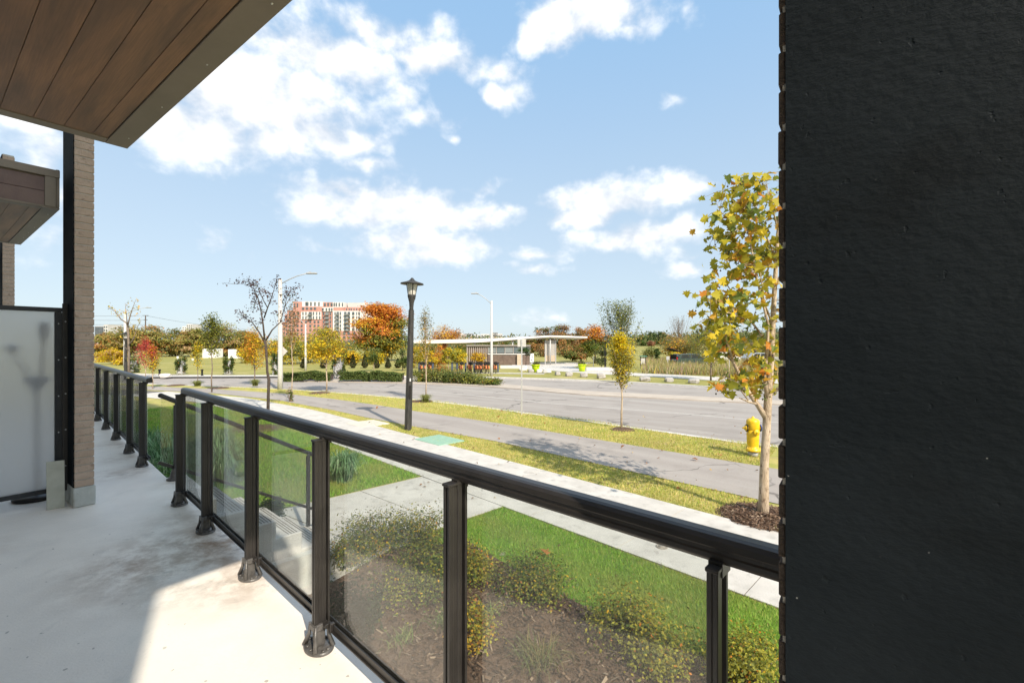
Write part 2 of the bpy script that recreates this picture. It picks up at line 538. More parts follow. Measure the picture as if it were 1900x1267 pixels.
class MB:
    """collects shapes and links them as one mesh object"""
    def __init__(s):
        s.v, s.f, s.m, s.sm = [], [], [], []
        s.mi = 0
        s.smooth = False

    def add(s, vs, fs, smooth=None):
        n = len(s.v)
        s.v += [tuple(p) for p in vs]
        for f in fs:
            s.f.append(tuple(i + n for i in f))
            s.m.append(s.mi)
            s.sm.append(s.smooth if smooth is None else smooth)

    def box(s, c, size, ax=(1, 0, 0), ay=(0, 1, 0), az=(0, 0, 1), bev=0):
        c, ax, ay, az = Vector(c), Vector(ax).normalized(), Vector(ay).normalized(), Vector(az).normalized()
        hx, hy, hz = size[0] / 2, size[1] / 2, size[2] / 2
        if bev <= 0:
            vs = [c + ax * (i * hx) + ay * (j * hy) + az * (k * hz) for k in (-1, 1) for j in (-1, 1) for i in (-1, 1)]
            s.add(vs, [(0, 2, 3, 1), (4, 5, 7, 6), (0, 1, 5, 4), (2, 6, 7, 3), (0, 4, 6, 2), (1, 3, 7, 5)], False)
            return
        b = min(bev, hx * .9, hy * .9, hz * .9)
        vs, idx = [], {}
        for k in (-1, 1):
            for j in (-1, 1):
                for i in (-1, 1):
                    for a in range(3):
                        p = [i * (hx - b), j * (hy - b), k * (hz - b)]
                        p[a] += (i, j, k)[a] * b
                        idx[(i, j, k, a)] = len(vs)
                        vs.append(c + ax * p[0] + ay * p[1] + az * p[2])
        fs = []
        for a in range(3):
            u, w_ = (a + 1) % 3, (a + 2) % 3
            for sgn in (-1, 1):
                q = []
                for (p, r) in ((-1, -1), (1, -1), (1, 1), (-1, 1)):
                    t = [0, 0, 0]
                    t[a], t[u], t[w_] = sgn, p, r
                    q.append(idx[(t[0], t[1], t[2], a)])
                fs.append(tuple(q) if sgn > 0 else tuple(q[::-1]))
        for a in range(3):
            u, w_ = (a + 1) % 3, (a + 2) % 3
            for su in (-1, 1):
                for sw_ in (-1, 1):
                    q = []
                    for (e, ax_) in ((-1, u), (1, u), (1, w_), (-1, w_)):
                        t = [0, 0, 0]
                        t[a], t[u], t[w_] = e, su, sw_
                        q.append(idx[(t[0], t[1], t[2], ax_)])
                    fs.append(tuple(q))
        for k in (-1, 1):
            for j in (-1, 1):
                for i in (-1, 1):
                    fs.append(tuple(idx[(i, j, k, a)] for a in range(3)))
        s.add(vs, fs, False)

    def tube(s, pts, rad, n=8, cap=True, smooth=True):
        pts = [Vector(p) for p in pts]
        if not hasattr(rad, '__len__'):
            rad = [rad] * len(pts)
        vs, fs = [], []
        up = Vector((0, 0, 1))
        prev = None
        for i, p in enumerate(pts):
            d = (pts[min(i + 1, len(pts) - 1)] - pts[max(i - 1, 0)]).normalized()
            if prev is None:
                a = d.cross(up)
                if a.length < .1:
                    a = d.cross(Vector((1, 0, 0)))
            else:
                a = prev - d * prev.dot(d)
                if a.length < 1e-4:
                    a = d.cross(up)
            a.normalize()
            prev = a
            b = d.cross(a)
            for k in range(n):
                t = 2 * math.pi * k / n
                vs.append(p + (a * math.cos(t) + b * math.sin(t)) * rad[i])
        for i in range(len(pts) - 1):
            for k in range(n):
                k2 = (k + 1) % n
                fs.append((i * n + k, i * n + k2, (i + 1) * n + k2, (i + 1) * n + k))
        s.add(vs, fs, smooth)
        if cap:
            m = len(vs)
            base = len(s.v) - m
            for ring, rev in ((0, True), (len(pts) - 1, False)):
                q = [base + ring * n + k for k in range(n)]
                s.f.append(tuple(q[::-1] if rev else q))
                s.m.append(s.mi)
                s.sm.append(False)

    def lathe(s, prof, o=(0, 0, 0), axis=(0, 0, 1), n=20, smooth=True):
        o = Vector(o)
        az = Vector(axis).normalized()
        ax = az.cross(Vector((0, 1, 0)))
        if ax.length < .1:
            ax = az.cross(Vector((1, 0, 0)))
        ax.normalize()
        ay = az.cross(ax)
        vs, fs = [], []
        for (r, z) in prof:
            for k in range(n):
                t = 2 * math.pi * k / n
                vs.append(o + az * z + (ax * math.cos(t) + ay * math.sin(t)) * max(r, .0005))
        for i in range(len(prof) - 1):
            for k in range(n):
                k2 = (k + 1) % n
                fs.append((i * n + k, i * n + k2, (i + 1) * n + k2, (i + 1) * n + k))
        fs.append(tuple(range(n))[::-1])
        fs.append(tuple((len(prof) - 1) * n + k for k in range(n)))
        s.add(vs, fs, smooth)

    def prism(s, poly, z0, z1):
        n = len(poly)
        vs = [(p[0], p[1], z0) for p in poly] + [(p[0], p[1], z1) for p in poly]
        fs = [tuple(range(n))[::-1], tuple(range(n, 2 * n))]
        for i in range(n):
            j = (i + 1) % n
            fs.append((i, j, n + j, n + i))
        s.add(vs, fs, False)

    def build(s, name, mats, parent=None, world=False, kind=None):
        me = bpy.data.meshes.new(name)
        me.from_pydata(s.v, [], s.f)
        if not isinstance(mats, (list, tuple)):
            mats = [mats]
        for m in mats:
            me.materials.append(M[m] if isinstance(m, str) else m)
        me.polygons.foreach_set('material_index', s.m)
        me.polygons.foreach_set('use_smooth', s.sm)
        me.update()
        o = bpy.data.objects.new(name, me)
        col.objects.link(o)
        if parent is not None:
            o.parent = parent
            if world:
                pl = parent.location.copy()
                if parent.parent:
                    pl = pl + parent.parent.location
                o.location = -pl
        if kind:
            o['kind'] = kind
        return o


def np_mesh(name, verts, faces, mats, tint=None, parent=None, kind=None, smooth=False):
    """mesh from numpy arrays; faces (m,k)"""
    me = bpy.data.meshes.new(name)
    verts = np.asarray(verts, np.float32)
    faces = np.asarray(faces, np.int32)
    k = faces.shape[1]
    me.vertices.add(len(verts))
    me.vertices.foreach_set('co', verts.ravel())
    me.loops.add(faces.size)
    me.loops.foreach_set('vertex_index', faces.ravel())
    me.polygons.add(len(faces))
    me.polygons.foreach_set('loop_start', np.arange(0, faces.size, k, dtype=np.int32))
    me.polygons.foreach_set('loop_total', np.full(len(faces), k, np.int32))
    if not isinstance(mats, (list, tuple)):
        mats = [mats]
    for m in mats:
        me.materials.append(M[m])
    if tint is not None:
        a = me.attributes.new('tint', 'FLOAT_COLOR', 'POINT')
        c = np.ones((len(verts), 4), np.float32)
        c[:, :3] = tint
        a.data.foreach_set('color', c.ravel())
    me.update(calc_edges=True)
    o = bpy.data.objects.new(name, me)
    col.objects.link(o)
    if parent is not None:
        o.parent = parent
    if kind:
        o['kind'] = kind
    return o


def unit(v):
    return v / np.maximum(np.linalg.norm(v, axis=1, keepdims=True), 1e-6)


def leaf_arrays(rng, cen, size, tint, flat=.0, aspect=.62, out=None):
    """rhombic leaves: centres (n,3), tint (n,3)"""
    n = len(cen)
    nrm = unit(rng.normal(size=(n, 3)) + np.array([0, -.1, flat]))
    if out is not None:
        nrm = unit(nrm * .75 + unit(out) * .75 + np.array([0, 0, .25]))
    u = unit(np.cross(nrm, rng.normal(size=(n, 3))))
    v = np.cross(nrm, u)
    sz = size * rng.uniform(.6, 1.35, (n, 1))
    bend = nrm * sz * .18
    a = cen - u * sz * .5
    b = cen + v * sz * .5 * aspect + bend
    c = cen + u * sz * .55
    d = cen - v * sz * .5 * aspect + bend
    verts = np.stack([a, b, c, d], 1).reshape(-1, 3)
    faces = np.arange(n * 4).reshape(n, 4)
    t = np.repeat(tint, 4, axis=0)
    return verts, faces, t


def jitter(rng, c, n, amt=.25):
    c = np.asarray(c, float)
    j = rng.normal(1, amt, (n, 1)) * rng.normal(1, amt * .35, (n, 3))
    return np.clip(c * np.clip(j, .35, 1.8), .002, .85)


# palettes (linear albedo, weight)
G_DARK = (.045, .078, .020)
G_MID = (.090, .140, .030)
G_OLIVE = (.185, .195, .042)
G_YEL = (.34, .33, .045)
G_LIGHT = (.30, .33, .12)
YEL = (.70, .50, .025)
GOLD = (.64, .38, .03)
ORANGE = (.66, .245, .035)
RUST = (.40, .18, .055)
BROWN = (.30, .19, .10)
RED = (.50, .07, .05)
PINKRED = (.60, .12, .09)
PURPLE = (.085, .045, .045)


# ------------------------------------------------------------------ the lie of the land
G0 = -1.15        # lawns and pavements
RD = -1.27        # carriageway


def sstep(v, a, b):
    t = min(1, max(0, (v - a) / (b - a)))
    return t * t * (3 - 2 * t)


def gz(x, y):
    h = G0
    h -= 2.6 * sstep(y, 42, 120) * sstep(-x, 8, 45)
    h += 2.0 * sstep(y, 65, 200) * sstep(x / max(y, 1), .12, .3)
    return h


def gp(px, py, z=G0):
    y = (EYE - z) * F / (py - HZ)
    return ((px - CX) / F * y, y)


def at(px, py, d):
    return Vector(((px - CX) / F * d, d, EYE + (HZ - py) / F * d))


def on_ground(px, d):
    x = (px - CX) / F * d
    return Vector((x, d, gz(x, d)))


# the building's own axes: a runs along the facade (away, to the left), b towards the street
A1 = Vector((-.7976, .6032, 0))
A2 = Vector((.6032, .7976, 0))


def AB(a, b, z=0):
    return A1 * a + A2 * b + Vector((0, 0, z))


# the railing's axes: t along it (towards the camera), o outwards
T1 = Vector((.7325, -.6807, 0))
O1 = Vector((.6807, .7325, 0))
RO = Vector((-.956, 2.253, 0))


def RT(t, o, z=0):
    return RO + T1 * t + O1 * o + Vector((0, 0, z))


def structure(name, mb, mat, parent=None):
    return mb.build(name, mat, parent, kind='structure')


def sheet(name, poly, z, mat, skirt=0, parent=None):
    mb = MB()
    if skirt:
        mb.prism(poly, z - skirt, z)
    else:
        mb.add([(p[0], p[1], z) for p in poly], [tuple(range(len(poly)))])
    return structure(name, mb, mat, parent)


def ccw(poly):
    a = sum(poly[i][0] * poly[(i + 1) % len(poly)][1] - poly[(i + 1) % len(poly)][0] * poly[i][1] for i in range(len(poly)))
    return poly if a > 0 else poly[::-1]


def band(name, near, far, z, mat, skirt=0, parent=None):
    """strip between two polylines of equal count"""
    mb = MB()
    n = len(near)
    for i in range(n - 1):
        q = [near[i], near[i + 1], far[i + 1], far[i]]
        q = ccw(q)
        mb.add([(p[0], p[1], z) for p in q], [(0, 1, 2, 3)])
        if skirt:
            for (a, b) in ((near[i], near[i + 1]), (far[i], far[i + 1])):
                mb.add([(a[0], a[1], z), (b[0], b[1], z), (b[0], b[1], z - skirt), (a[0], a[1], z - skirt)], [(0, 1, 2, 3)])
    return structure(name, mb, mat, parent)


def offset_line(pts, d):
    out = []
    for i, p in enumerate(pts):
        a = Vector(pts[max(i - 1, 0)])
        b = Vector(pts[min(i + 1, len(pts) - 1)])
        t = (b - a).normalized()
        out.append((p[0] - t.y * d, p[1] + t.x * d))
    return out


def resample(pts, n):
    P_ = [Vector((p[0], p[1])) for p in pts]
    L = [0]
    for i in range(1, len(P_)):
        L.append(L[-1] + (P_[i] - P_[i - 1]).length)
    out = []
    for k in range(n):
        s = L[-1] * k / (n - 1)
        for i in range(1, len(P_)):
            if s <= L[i] + 1e-9:
                t = (s - L[i - 1]) / max(L[i] - L[i - 1], 1e-9)
                q = P_[i - 1].lerp(P_[i], t)
                out.append((q.x, q.y))
                break
    return out


# kerb lines, from right to left
NEAR_KERB = [(45, -12), (18, 4.7), (6.87, 11.7), (5.03, 12.85), (2.57, 15.75), (.39, 17.5), (-3.6, 21.1), (-10.2, 25.2), (-14.4, 27.0), (-18.7, 28.4), (-24, 30), (-60, 42), (-160, 76)]
FAR_KERB = [(95, -30), (40, 9), (15.4, 26.3), (12.9, 28.2), (7.25, 32.9), (2.1, 35.6), (-2.8, 37.2), (-11.1, 38.2), (-19.2, 38.2), (-28, 39), (-62, 50), (-165, 84)]

base = MB()
base.add([(-2500, -400, RD - .02), (2500, -400, RD - .02), (2500, 2500, RD - .02), (-2500, 2500, RD - .02)], [(0, 1, 2, 3)])
structure('ground', base, 'far_grass')
nk = resample(NEAR_KERB, 60)
fk = resample(FAR_KERB, 60)
band('road', nk, fk, RD, 'road')
# near side: one slab of lawn from the kerb back under the building
near_poly = ccw([p for p in offset_line(nk, -.16)] + [(-160, -60), (45, -60)])
sheet('lawn', near_poly, G0 - .008, 'verge', .3)


def kerb(name, line, d0, d1, z):
    mb = MB()
    a, b = offset_line(line, d0), offset_line(line, d1)
    for i in range(len(line) - 1):
        q = ccw([a[i], a[i + 1], b[i + 1], b[i]])
        mb.prism(q, RD - .05, z)
    return structure(name, mb, 'kerb')


kerb('kerb', nk, -.17, .02, G0 + .002)
kerb('kerb', fk, -.02, .2, G0 + .003)
# pale gutters along the kerbs
band('gutter', offset_line(nk, .022), offset_line(nk, .42), RD + .004, 'kerb')
band('gutter', offset_line(fk, -.022), offset_line(fk, -.6), RD + .004, 'kerb')
# far land, rising from the far kerb to the horizon
ring = offset_line(resample(FAR_KERB, 90), .19)
KS = [1, 1.02, 1.05, 1.1, 1.2, 1.35, 1.55, 1.8, 2.2, 2.8, 3.6, 4.8, 6.5, 9, 14, 24, 40]
vs, fs = [], []
for k in KS:
    for (x, y) in ring:
        X, Y = x * k, y * k
        if k > 1:
            Y = max(Y, y + (k - 1) * 25)
        vs.append((X, Y, gz(X, Y) - .008 if k > 1 else G0 - .008))
n = len(ring)
for j in range(len(KS) - 1):
    for i in range(n - 1):
        fs.append((j * n + i, j * n + i + 1, (j + 1) * n + i + 1, (j + 1) * n + i))
fl = MB()
fl.add(vs, fs, True)
structure('parkland', fl, 'far_grass')

# median: planted island, then a low strip running off to the right
MED_N = [(34, 7.5), (11.6, 20.9), (3.8, 24.6), (-1.0, 28.9), (-4.5, 31.0), (-7.6, 31.9), (-12, 32.9), (-17.6, 33.6)]
MED_F = [(36, 9.5), (12.3, 22.3), (4.2, 26.5), (-.9, 31.2), (-4.2, 34.2), (-7.4, 35.2), (-12, 35.6), (-17.6, 34.6)]
mn, mf = resample(MED_N, 40), resample(MED_F, 40)
band('median_strip', mn, mf, RD + .05, 'road_light', .1)
# worn lane line on the near carriageway
ln = [((a[0] * .52 + b[0] * .48), (a[1] * .52 + b[1] * .48)) for a, b in zip(resample(NEAR_KERB[1:9], 40), resample(MED_N[:8], 40))]
band('lane_line', ln, offset_line(ln, .1), RD + .004, 'road_line')

# pavements on the near side
SW_N = [(9.0, -1.8), (2.66, 4.57), (-.1, 7.36), (-3.08, 10.4), (-9.15, 16.55), (-14.2, 20.6), (-20, 23.4), (-42, 31)]
SW_F = offset_line(SW_N, -2.06)
rootsw = structure('sidewalk', (lambda mb: (mb.add([(p[0], p[1], G0 + .001) for p in SW_N] + [(p[0], p[1], G0 + .001) for p in SW_F[::-1]], [tuple(range(2 * len(SW_N)))]), mb)[1])(MB()), 'joint')
ns = 34
sn = resample([(9.0, -1.8), (2.66, 4.57), (-.1, 7.36), (-3.08, 10.4), (-9.15, 16.55), (-14.2, 20.6), (-20, 23.4), (-34, 28.2)], ns)
sn0 = []
# slabs of the sidewalk, 1.5 m each
Ltot = sum((Vector(SW_N[i + 1]) - Vector(SW_N[i])).length for i in range(len(SW_N) - 2))
nsl = int(Ltot / 1.49)
sn = resample(SW_N[:-1], nsl + 1)
sf = offset_line(sn, -2.06)
g = .006
for i in range(nsl):
    a, b, c, d = Vector(sn[i]), Vector(sn[i + 1]), Vector(sf[i + 1]), Vector(sf[i])
    e1, e2 = (b - a).normalized() * g, (c - d).normalized() * g
    q = ccw([tuple(a + e1), tuple(b - e1), tuple(c - e2), tuple(d + e2)])
    mb = MB()
    zt = G0 + .014 + random.uniform(-.0015, .0015)
    mb.prism(q, G0 + .003, zt)
    mb.build('slab', 'concrete', rootsw, kind='structure')

PA_N = [(14, -2), (8.5, 3.4), (4.2, 7.75), (3.34, 8.6), (-.45, 12.4), (-3.16, 14.6), (-5.26, 16.4), (-7.05, 18.1), (-11.1, 21.5), (-16, 24.4), (-21.4, 26.4), (-60, 39.5)]
PA_F = [(16, -.4), (10, 5.2), (5.4, 9.85), (4.24, 10.9), (-.56, 15.3), (-4.0, 18.1), (-6.3, 20.1), (-8.6, 21.9), (-12.0, 24.2), (-17.2, 26.6), (-22.4, 28.4), (-60.5, 41.3)]
band('bike_path', PA_N, PA_F, G0 + .004, 'asphalt_path')

# walk from the stairs to the sidewalk
wk = structure('walkway', (lambda mb: (mb.add([(p[0], p[1], G0 - .002) for p in ccw([(-1.78, 9.08), (-.14, 7.42), (-1.2, 6.4), (-2.2, 4.6), (-3.55, 5.4), (-4.3, 6.7)])], [(0, 1, 2, 3, 4, 5)]), mb)[1])(MB()), 'joint')
for q in ([(-1.80, 9.06), (-.16, 7.40), (-.93, 6.68), (-2.72, 8.18)], [(-2.73, 8.165), (-.94, 6.665), (-1.6, 5.72), (-3.75, 7.20)], [(-3.76, 7.185), (-1.605, 5.705), (-2.15, 4.75), (-3.75, 5.6), (-4.2, 6.6)]):
    mb = MB()
    mb.prism(ccw(q), G0 - .001, G0 + .012)
    mb.build('slab', 'concrete', wk, kind='structure')

# the planting bed in front of the deck
BED = ccw([(-1.55, 5.85), (-.57, 6.05), (.29, 5.0), (.88, 4.42), (1.58, 3.85), (2.3, 3.3), (4.2, 1.2), (1.5, .1), (-2.6, 3.9)])
sheet('planting_bed', BED, G0 + .02, 'mulch', .1)


def ring_poly(c, r, n=18, seed=0):
    rr = random.Random(seed)
    return [(c[0] + r * rr.uniform(.82, 1.15) * math.cos(2 * math.pi * i / n), c[1] + r * rr.uniform(.82, 1.15) * math.sin(2 * math.pi * i / n)) for i in range(n)]


def mound(name, c, r, h, mat, seed):
    rr = random.Random(seed)
    mb = MB()
    n = 20
    vs = []
    for j, (k, zz) in enumerate(((1, 0), (.8, .45), (.5, .85), (.15, 1))):
        for i in range(n):
            q = r * k * rr.uniform(.86, 1.12)
            vs.append((c[0] + q * math.cos(2 * math.pi * i / n), c[1] + q * math.sin(2 * math.pi * i / n), G0 - .004 + h * zz * rr.uniform(.75, 1.15)))
    fs = []
    for j in range(3):
        for i in range(n):
            i2 = (i + 1) % n
            fs.append((j * n + i, j * n + i2, (j + 1) * n + i2, (j + 1) * n + i))
    fs.append(tuple(3 * n + i for i in range(n)))
    mb.add(vs, fs, True)
    return structure(name, mb, mat)


for i, (c, r) in enumerate((((3.83, 6.95), .62), ((3.41, 14.1), .38), ((-4.2, 21.0), .55), ((-10.4, 24.6), .6), ((-17.6, 27.4), .6), ((-21.5, 29.1), .6), ((-8.0, 14.2), .9))):
    mound('mulch_ring', c, r, .06, 'mulch', i)

# pavement and plaza beyond the road
PLZ = [(1010, 697), (1040, 699), (1120, 704), (1200, 697), (1210, 690), (1120, 688), (1060, 679.5), (1052, 676), (1090, 672), (1085, 669), (1000, 670), (960, 676), (1000, 683), (1010, 690)]


def px_sheet(name, pts, dz, mat):
    poly = []
    for (a, b) in pts:
        q = gp(a, b)
        poly.append(q)
    return sheet(name, ccw(poly), G0 + dz, mat)


band('far_sidewalk', [gp(a, b) for a, b in ((270, 699.2), (520, 698.6))], [gp(a, b) for a, b in ((270, 696.2), (520, 695.6))], G0 + .004, 'concrete')
band('far_path', [gp(a, b) for a, b in ((1445, 711.5), (1340, 707), (1240, 700.5), (1180, 697.3), (1120, 694.5), (1060, 690.5), (1005, 686))],
     [gp(a, b) for a, b in ((1445, 703), (1340, 700), (1240, 694.5), (1180, 692), (1120, 686), (1060, 681.5), (1040, 676.5))], G0 + .004, 'concrete')
band('plaza', [gp(a, b) for a, b in ((1055, 683), (1000, 685.5), (950, 683.5))], [gp(a, b) for a, b in ((1100, 672.5), (1000, 672), (950, 676))], G0 + .006, 'concrete')
band('far_sidewalk', [gp(a, b) for a, b in ((1010, 694.2), (960, 693.6), (885, 692.6), (800, 692.2))], [gp(a, b) for a, b in ((1010, 692.6), (960, 692.1), (885, 691.2), (800, 690.8))], G0 + .008, 'concrete')

# ------------------------------------------------------------------ the terrace and its building
deck = MB()
dpoly = ccw([tuple(AB(-1.5, -.9)[:2]), tuple(RT(3.6, .10)[:2]), tuple(RT(-2.86, .10)[:2]), tuple(RT(-2.86, .28)[:2]), tuple(RT(-4.08, .28)[:2]), tuple(RT(-4.08, .10)[:2]), tuple(RT(-16, .10)[:2]), tuple(AB(17, -.9)[:2])])
deck.prism(dpoly, -.24, 0)
structure('terrace_deck', deck, 'deck')
dw = MB()
a_, b_ = RT(3.6, .03), RT(-16, .03)
dw.prism(ccw([tuple(a_[:2]), tuple(b_[:2]), tuple((b_ - O1 * .2)[:2]), tuple((a_ - O1 * .2)[:2])]), G0 - .3, -.243)
dwall = tag(dw.build('deck_wall', 'footing'), 'grey concrete base wall under the terrace deck edge', 'wall')

bl = AB(0, -.9)
bldg = thing('apartment_block', 'facade of the near apartment block behind the terrace deck', 'building', AB(3, -.9))
mb = MB()
HT = 16
for (a0, a1, z0, z1) in ((-1.5, .8, 0, HT), (.8, 2.9, 2.35, HT), (2.9, 6.5, 0, HT), (6.5, 8.6, 2.35, HT), (8.6, 26, 0, HT)):
    mb.box(AB((a0 + a1) / 2, -1.05, (z0 + z1) / 2), (a1 - a0, .3, z1 - z0), A1, A2)
mb.box(AB(12.2, -5, (HT + G0) / 2), (27.4, 7.4, HT - G0), A1, A2)
mb.build('wall', 'wall_render', bldg, True)
for a0 in (.8, 6.5):
    mb = MB()
    mb.box(AB(a0 + 1.05, -1.08, 1.16), (1.94, .02, 2.2), A1, A2)
    g_ = mb.build('patio_door', 'dark_window', bldg, True)
    mb = MB()
    for u in (.03, 1.05, 2.07):
        mb.box(AB(a0 + u, -1.03, 1.175), (.06, .08, 2.35), A1, A2)
    for z in (.03, 2.32):
        mb.box(AB(a0 + 1.05, -1.02, z), (1.95, .075, .06), A1, A2)
    f_ = mb.build('door_frame', 'frame_grey', g_)


def brick_column(a0, label, zmax, near_face=True):
    """fin wall: black painted face towards the building, brick slips on its end and street side"""
    wd_, th = .49, .135
    b0 = .905
    root = thing('brick_column', label, 'column', AB(a0 + .25, b0 + th / 2), 0, 'brick columns along the terrace')
    H = .0677
    mb = MB()
    z0 = .18
    mb.box(AB(a0 + wd_ / 2, b0 + th / 2 - .002, (z0 + zmax) / 2), (wd_ - .010, th - .010, zmax - z0), A1, A2)
    mb.build('mortar', 'mortar', root, True)
    mb = MB()
    if near_face:
        mb.box(AB(a0 + wd_ / 2 + .014, b0 + .002, (z0 + zmax) / 2), (wd_ - .030, .014, zmax - z0), A1, A2)
    else:
        mb.box(AB(a0 + wd_ / 2 - .0045, b0 + .002, (z0 + zmax) / 2), (wd_ - .0112, .014, zmax - z0), A1, A2)
    mb.build('painted_face', 'black_paint', root, True)
    mb = MB()
    mb.box(AB(a0 + wd_ / 2, b0 + th / 2, .09), (wd_ + .02, th + .02, .178), A1, A2, bev=.008)
    mb.build('footing', 'footing', root, True)
    n = int((zmax - z0) / H)
    me = MB()
    ea = 0 if near_face else 1
    me.mi = 0
    me.box((0, 0, 0), (.030 if near_face else .011, th, H - (.0095 if near_face else .0108)), A1, A2, bev=.0035 if near_face else .002)
    proto = me.build('brick', 'brick' if near_face else 'brick_dark', root)
    for k in range(n):
        o = proto if k == 0 else proto.copy()
        if k:
            col.objects.link(o)
            o.parent = root
        a = a0 + .012 if near_face else a0 + wd_ - .0045
        p = AB(a, b0 + th / 2, z0 + H * (k + .5)) - root.location
        o.location = p + A1 * random.uniform(-.0005, .0005)
        o.rotation_euler = (random.uniform(-.004, .004), 0, random.uniform(-.006, .006))
    mb = MB()
    for k in range(n):
        for q in range(2):
            mb.box(AB(a0 + wd_ * (.29 + .44 * q) + (.02 if k % 2 else -.02), b0 + th - .006, z0 + H * (k + .5)), (wd_ * .42, .012, H - .010), A1, A2)
    o = mb.build('brick_face', 'brick', root, True)
    o['kind'] = 'stuff'
    return root


col_near = brick_column(.106 - .49, 'black painted brick column filling the right edge beside the railing end', 3.9, False)
col_left = brick_column(5.70, 'brown brick column with black side beside the frosted screen', 4.0)
col_far = brick_column(11.1, 'farther brick column seen past the second balcony', 4.6)


def balcony(a0, a1, label):
    """slab overhead: planked soffit, brown trim, planked end"""
    b0, b1, z = -.9, .84, 2.75
    root = thing('balcony', label, 'balcony', AB((a0 + a1) / 2, b0, z), 0, 'balconies overhead')
    mb = MB()
    mb.box(AB((a0 + a1) / 2, (b0 + b1) / 2 - .01, z + .19), (a1 - a0 - .04, b1 - b0 - .04, .30), A1, A2)
    mb.build('slab', 'trim_brown', root, True)
    tw = .11
    mb = MB()
    mb.box(AB((a0 + a1) / 2, b1 - tw / 2, z + .008), (a1 - a0, tw, .016), A1, A2, bev=.002)
    mb.build('soffit_trim', 'trim_brown', root, True)
    mb = MB()
    mb.box(AB(a1 - .045, (b0 + b1 - tw) / 2 - .001, z + .008), (.09, b1 - b0 - tw - .003, .016), A1, A2, bev=.002)
    mb.build('soffit_trim', 'trim_brown', root, True)
    mb = MB()
    mb.box(AB(a0 + .045, (b0 + b1 - tw) / 2 - .001, z + .008), (.09, b1 - b0 - tw - .003, .016), A1, A2, bev=.002)
    mb.build('soffit_trim', 'trim_brown', root, True)
    # outer edges
    mb = MB()
    mb.box(AB((a0 + a1) / 2, b1 - .012, z + .195), (a1 - a0, .024, .35), A1, A2, bev=.003)
    mb.build('fascia', 'trim_brown', root, True)
    for ae, s in ((a0, 1), (a1, -1)):
        for k in range(2):
            mb = MB()
            mb.box(AB(ae + s * .014, (b0 + b1 - .10) / 2, z + .085 + .13 * k), (.022, b1 - b0 - .10, .127), A1, A2, bev=.002)
            mb.build('fascia_plank', 'fascia_wood', root, True)
        mb = MB()
        mb.box(AB(ae + s * .006, b1 - .062, z + .18), (.03, .075, .33), A1, A2, bev=.003)
        mb.box(AB(ae + s * .004, (b0 + b1) / 2, z + .325), (.04, b1 - b0, .07), A1, A2, bev=.003)
        mb.box(AB(ae + s * .010, (b0 + b1) / 2, z + .0115), (.02, b1 - b0 - .06, .019), A1, A2)
        mb.build('edge_trim', 'trim_brown', root, True)
    # planks, butted with fine open joints
    pw = .123
    b = b1 - tw - .003
    first = True
    k = 0
    while b > b0 + .02:
        wdt = (.072 if first else pw)
        wdt = min(wdt, b - b0)
        first = False
        mb = MB()
        mb.box((0, 0, 0), (a1 - a0 - .19, wdt - .0018, .016), A1, A2, bev=.0016)
        o = mb.build('plank', wood_planks[k % 3], root)
        o.location = AB((a0 + a1) / 2, b - wdt / 2, z + .0125) - root.location
        b -= wdt
        k += 1
    # small pale fixings
    for i in range(6):
        mb = MB()
        mb.box(AB(a0 + .3 + (a1 - a0 - .5) * i / 5, b1 - tw * .35, z - .001), (.008, .005, .003), A1, A2)
        mb.build('fixing', 'white_paint', root, True)
    return root


def plank_mat(name, seed):
    m = bpy.data.materials.new(name)
    m.use_nodes = True
    t = NT(m.node_tree)
    b = t.n['Principled BSDF']
    pos = t.node('ShaderNodeNewGeometry').outputs['Position']
    a = t.vmath('DOT_PRODUCT', pos, tuple(A1), out=1)
    bb = t.vmath('DOT_PRODUCT', pos, tuple(A2), out=1)
    cb = t.node('ShaderNodeCombineXYZ')
    t.l.new(t.math('MULTIPLY', a, .55), cb.inputs[0])
    t.l.new(t.math('MULTIPLY', bb, 5.0), cb.inputs[1])
    cb.inputs[2].default_value = seed * 7.3
    g1 = t.smooth(t.noise(cb.outputs[0], 2.2, 5, .55, .6), .3, .7)
    cb2 = t.node('ShaderNodeCombineXYZ')
    t.l.new(t.math('MULTIPLY', a, 2.5), cb2.inputs[0])
    t.l.new(t.math('MULTIPLY', bb, 90.0), cb2.inputs[1])
    cb2.inputs[2].default_value = seed
    g2 = t.smooth(t.noise(cb2.outputs[0], 2.0, 4, .6), .3, .7)
    basec = t.mix(g1, (.17, .103, .070, 1), (.33, .180, .102, 1))
    basec = t.mix(t.math('MULTIPLY', g2, .35), basec, (.095, .062, .043, 1))
    t.l.new(basec, b.inputs['Base Color'])
    b.inputs['Roughness'].default_value = .45
    b.inputs['Specular IOR Level'].default_value = .35
    return m


wood_planks = [plank_mat('soffit_plank_%s' % n_, i) for i, n_ in enumerate(('dark', 'mid', 'red'))]
for i, m in enumerate(wood_planks):
    M[m.name] = m
wood_planks = [m.name for m in wood_planks]
balcony(.20, 3.73, 'wood planked balcony soffit overhead with brown trim, cutting across the sky')
balcony(5.93, 8.42, 'farther balcony box with planked end, past the brick column')
balcony(11.6, 14.1, 'third balcony mostly hidden behind the other balconies')

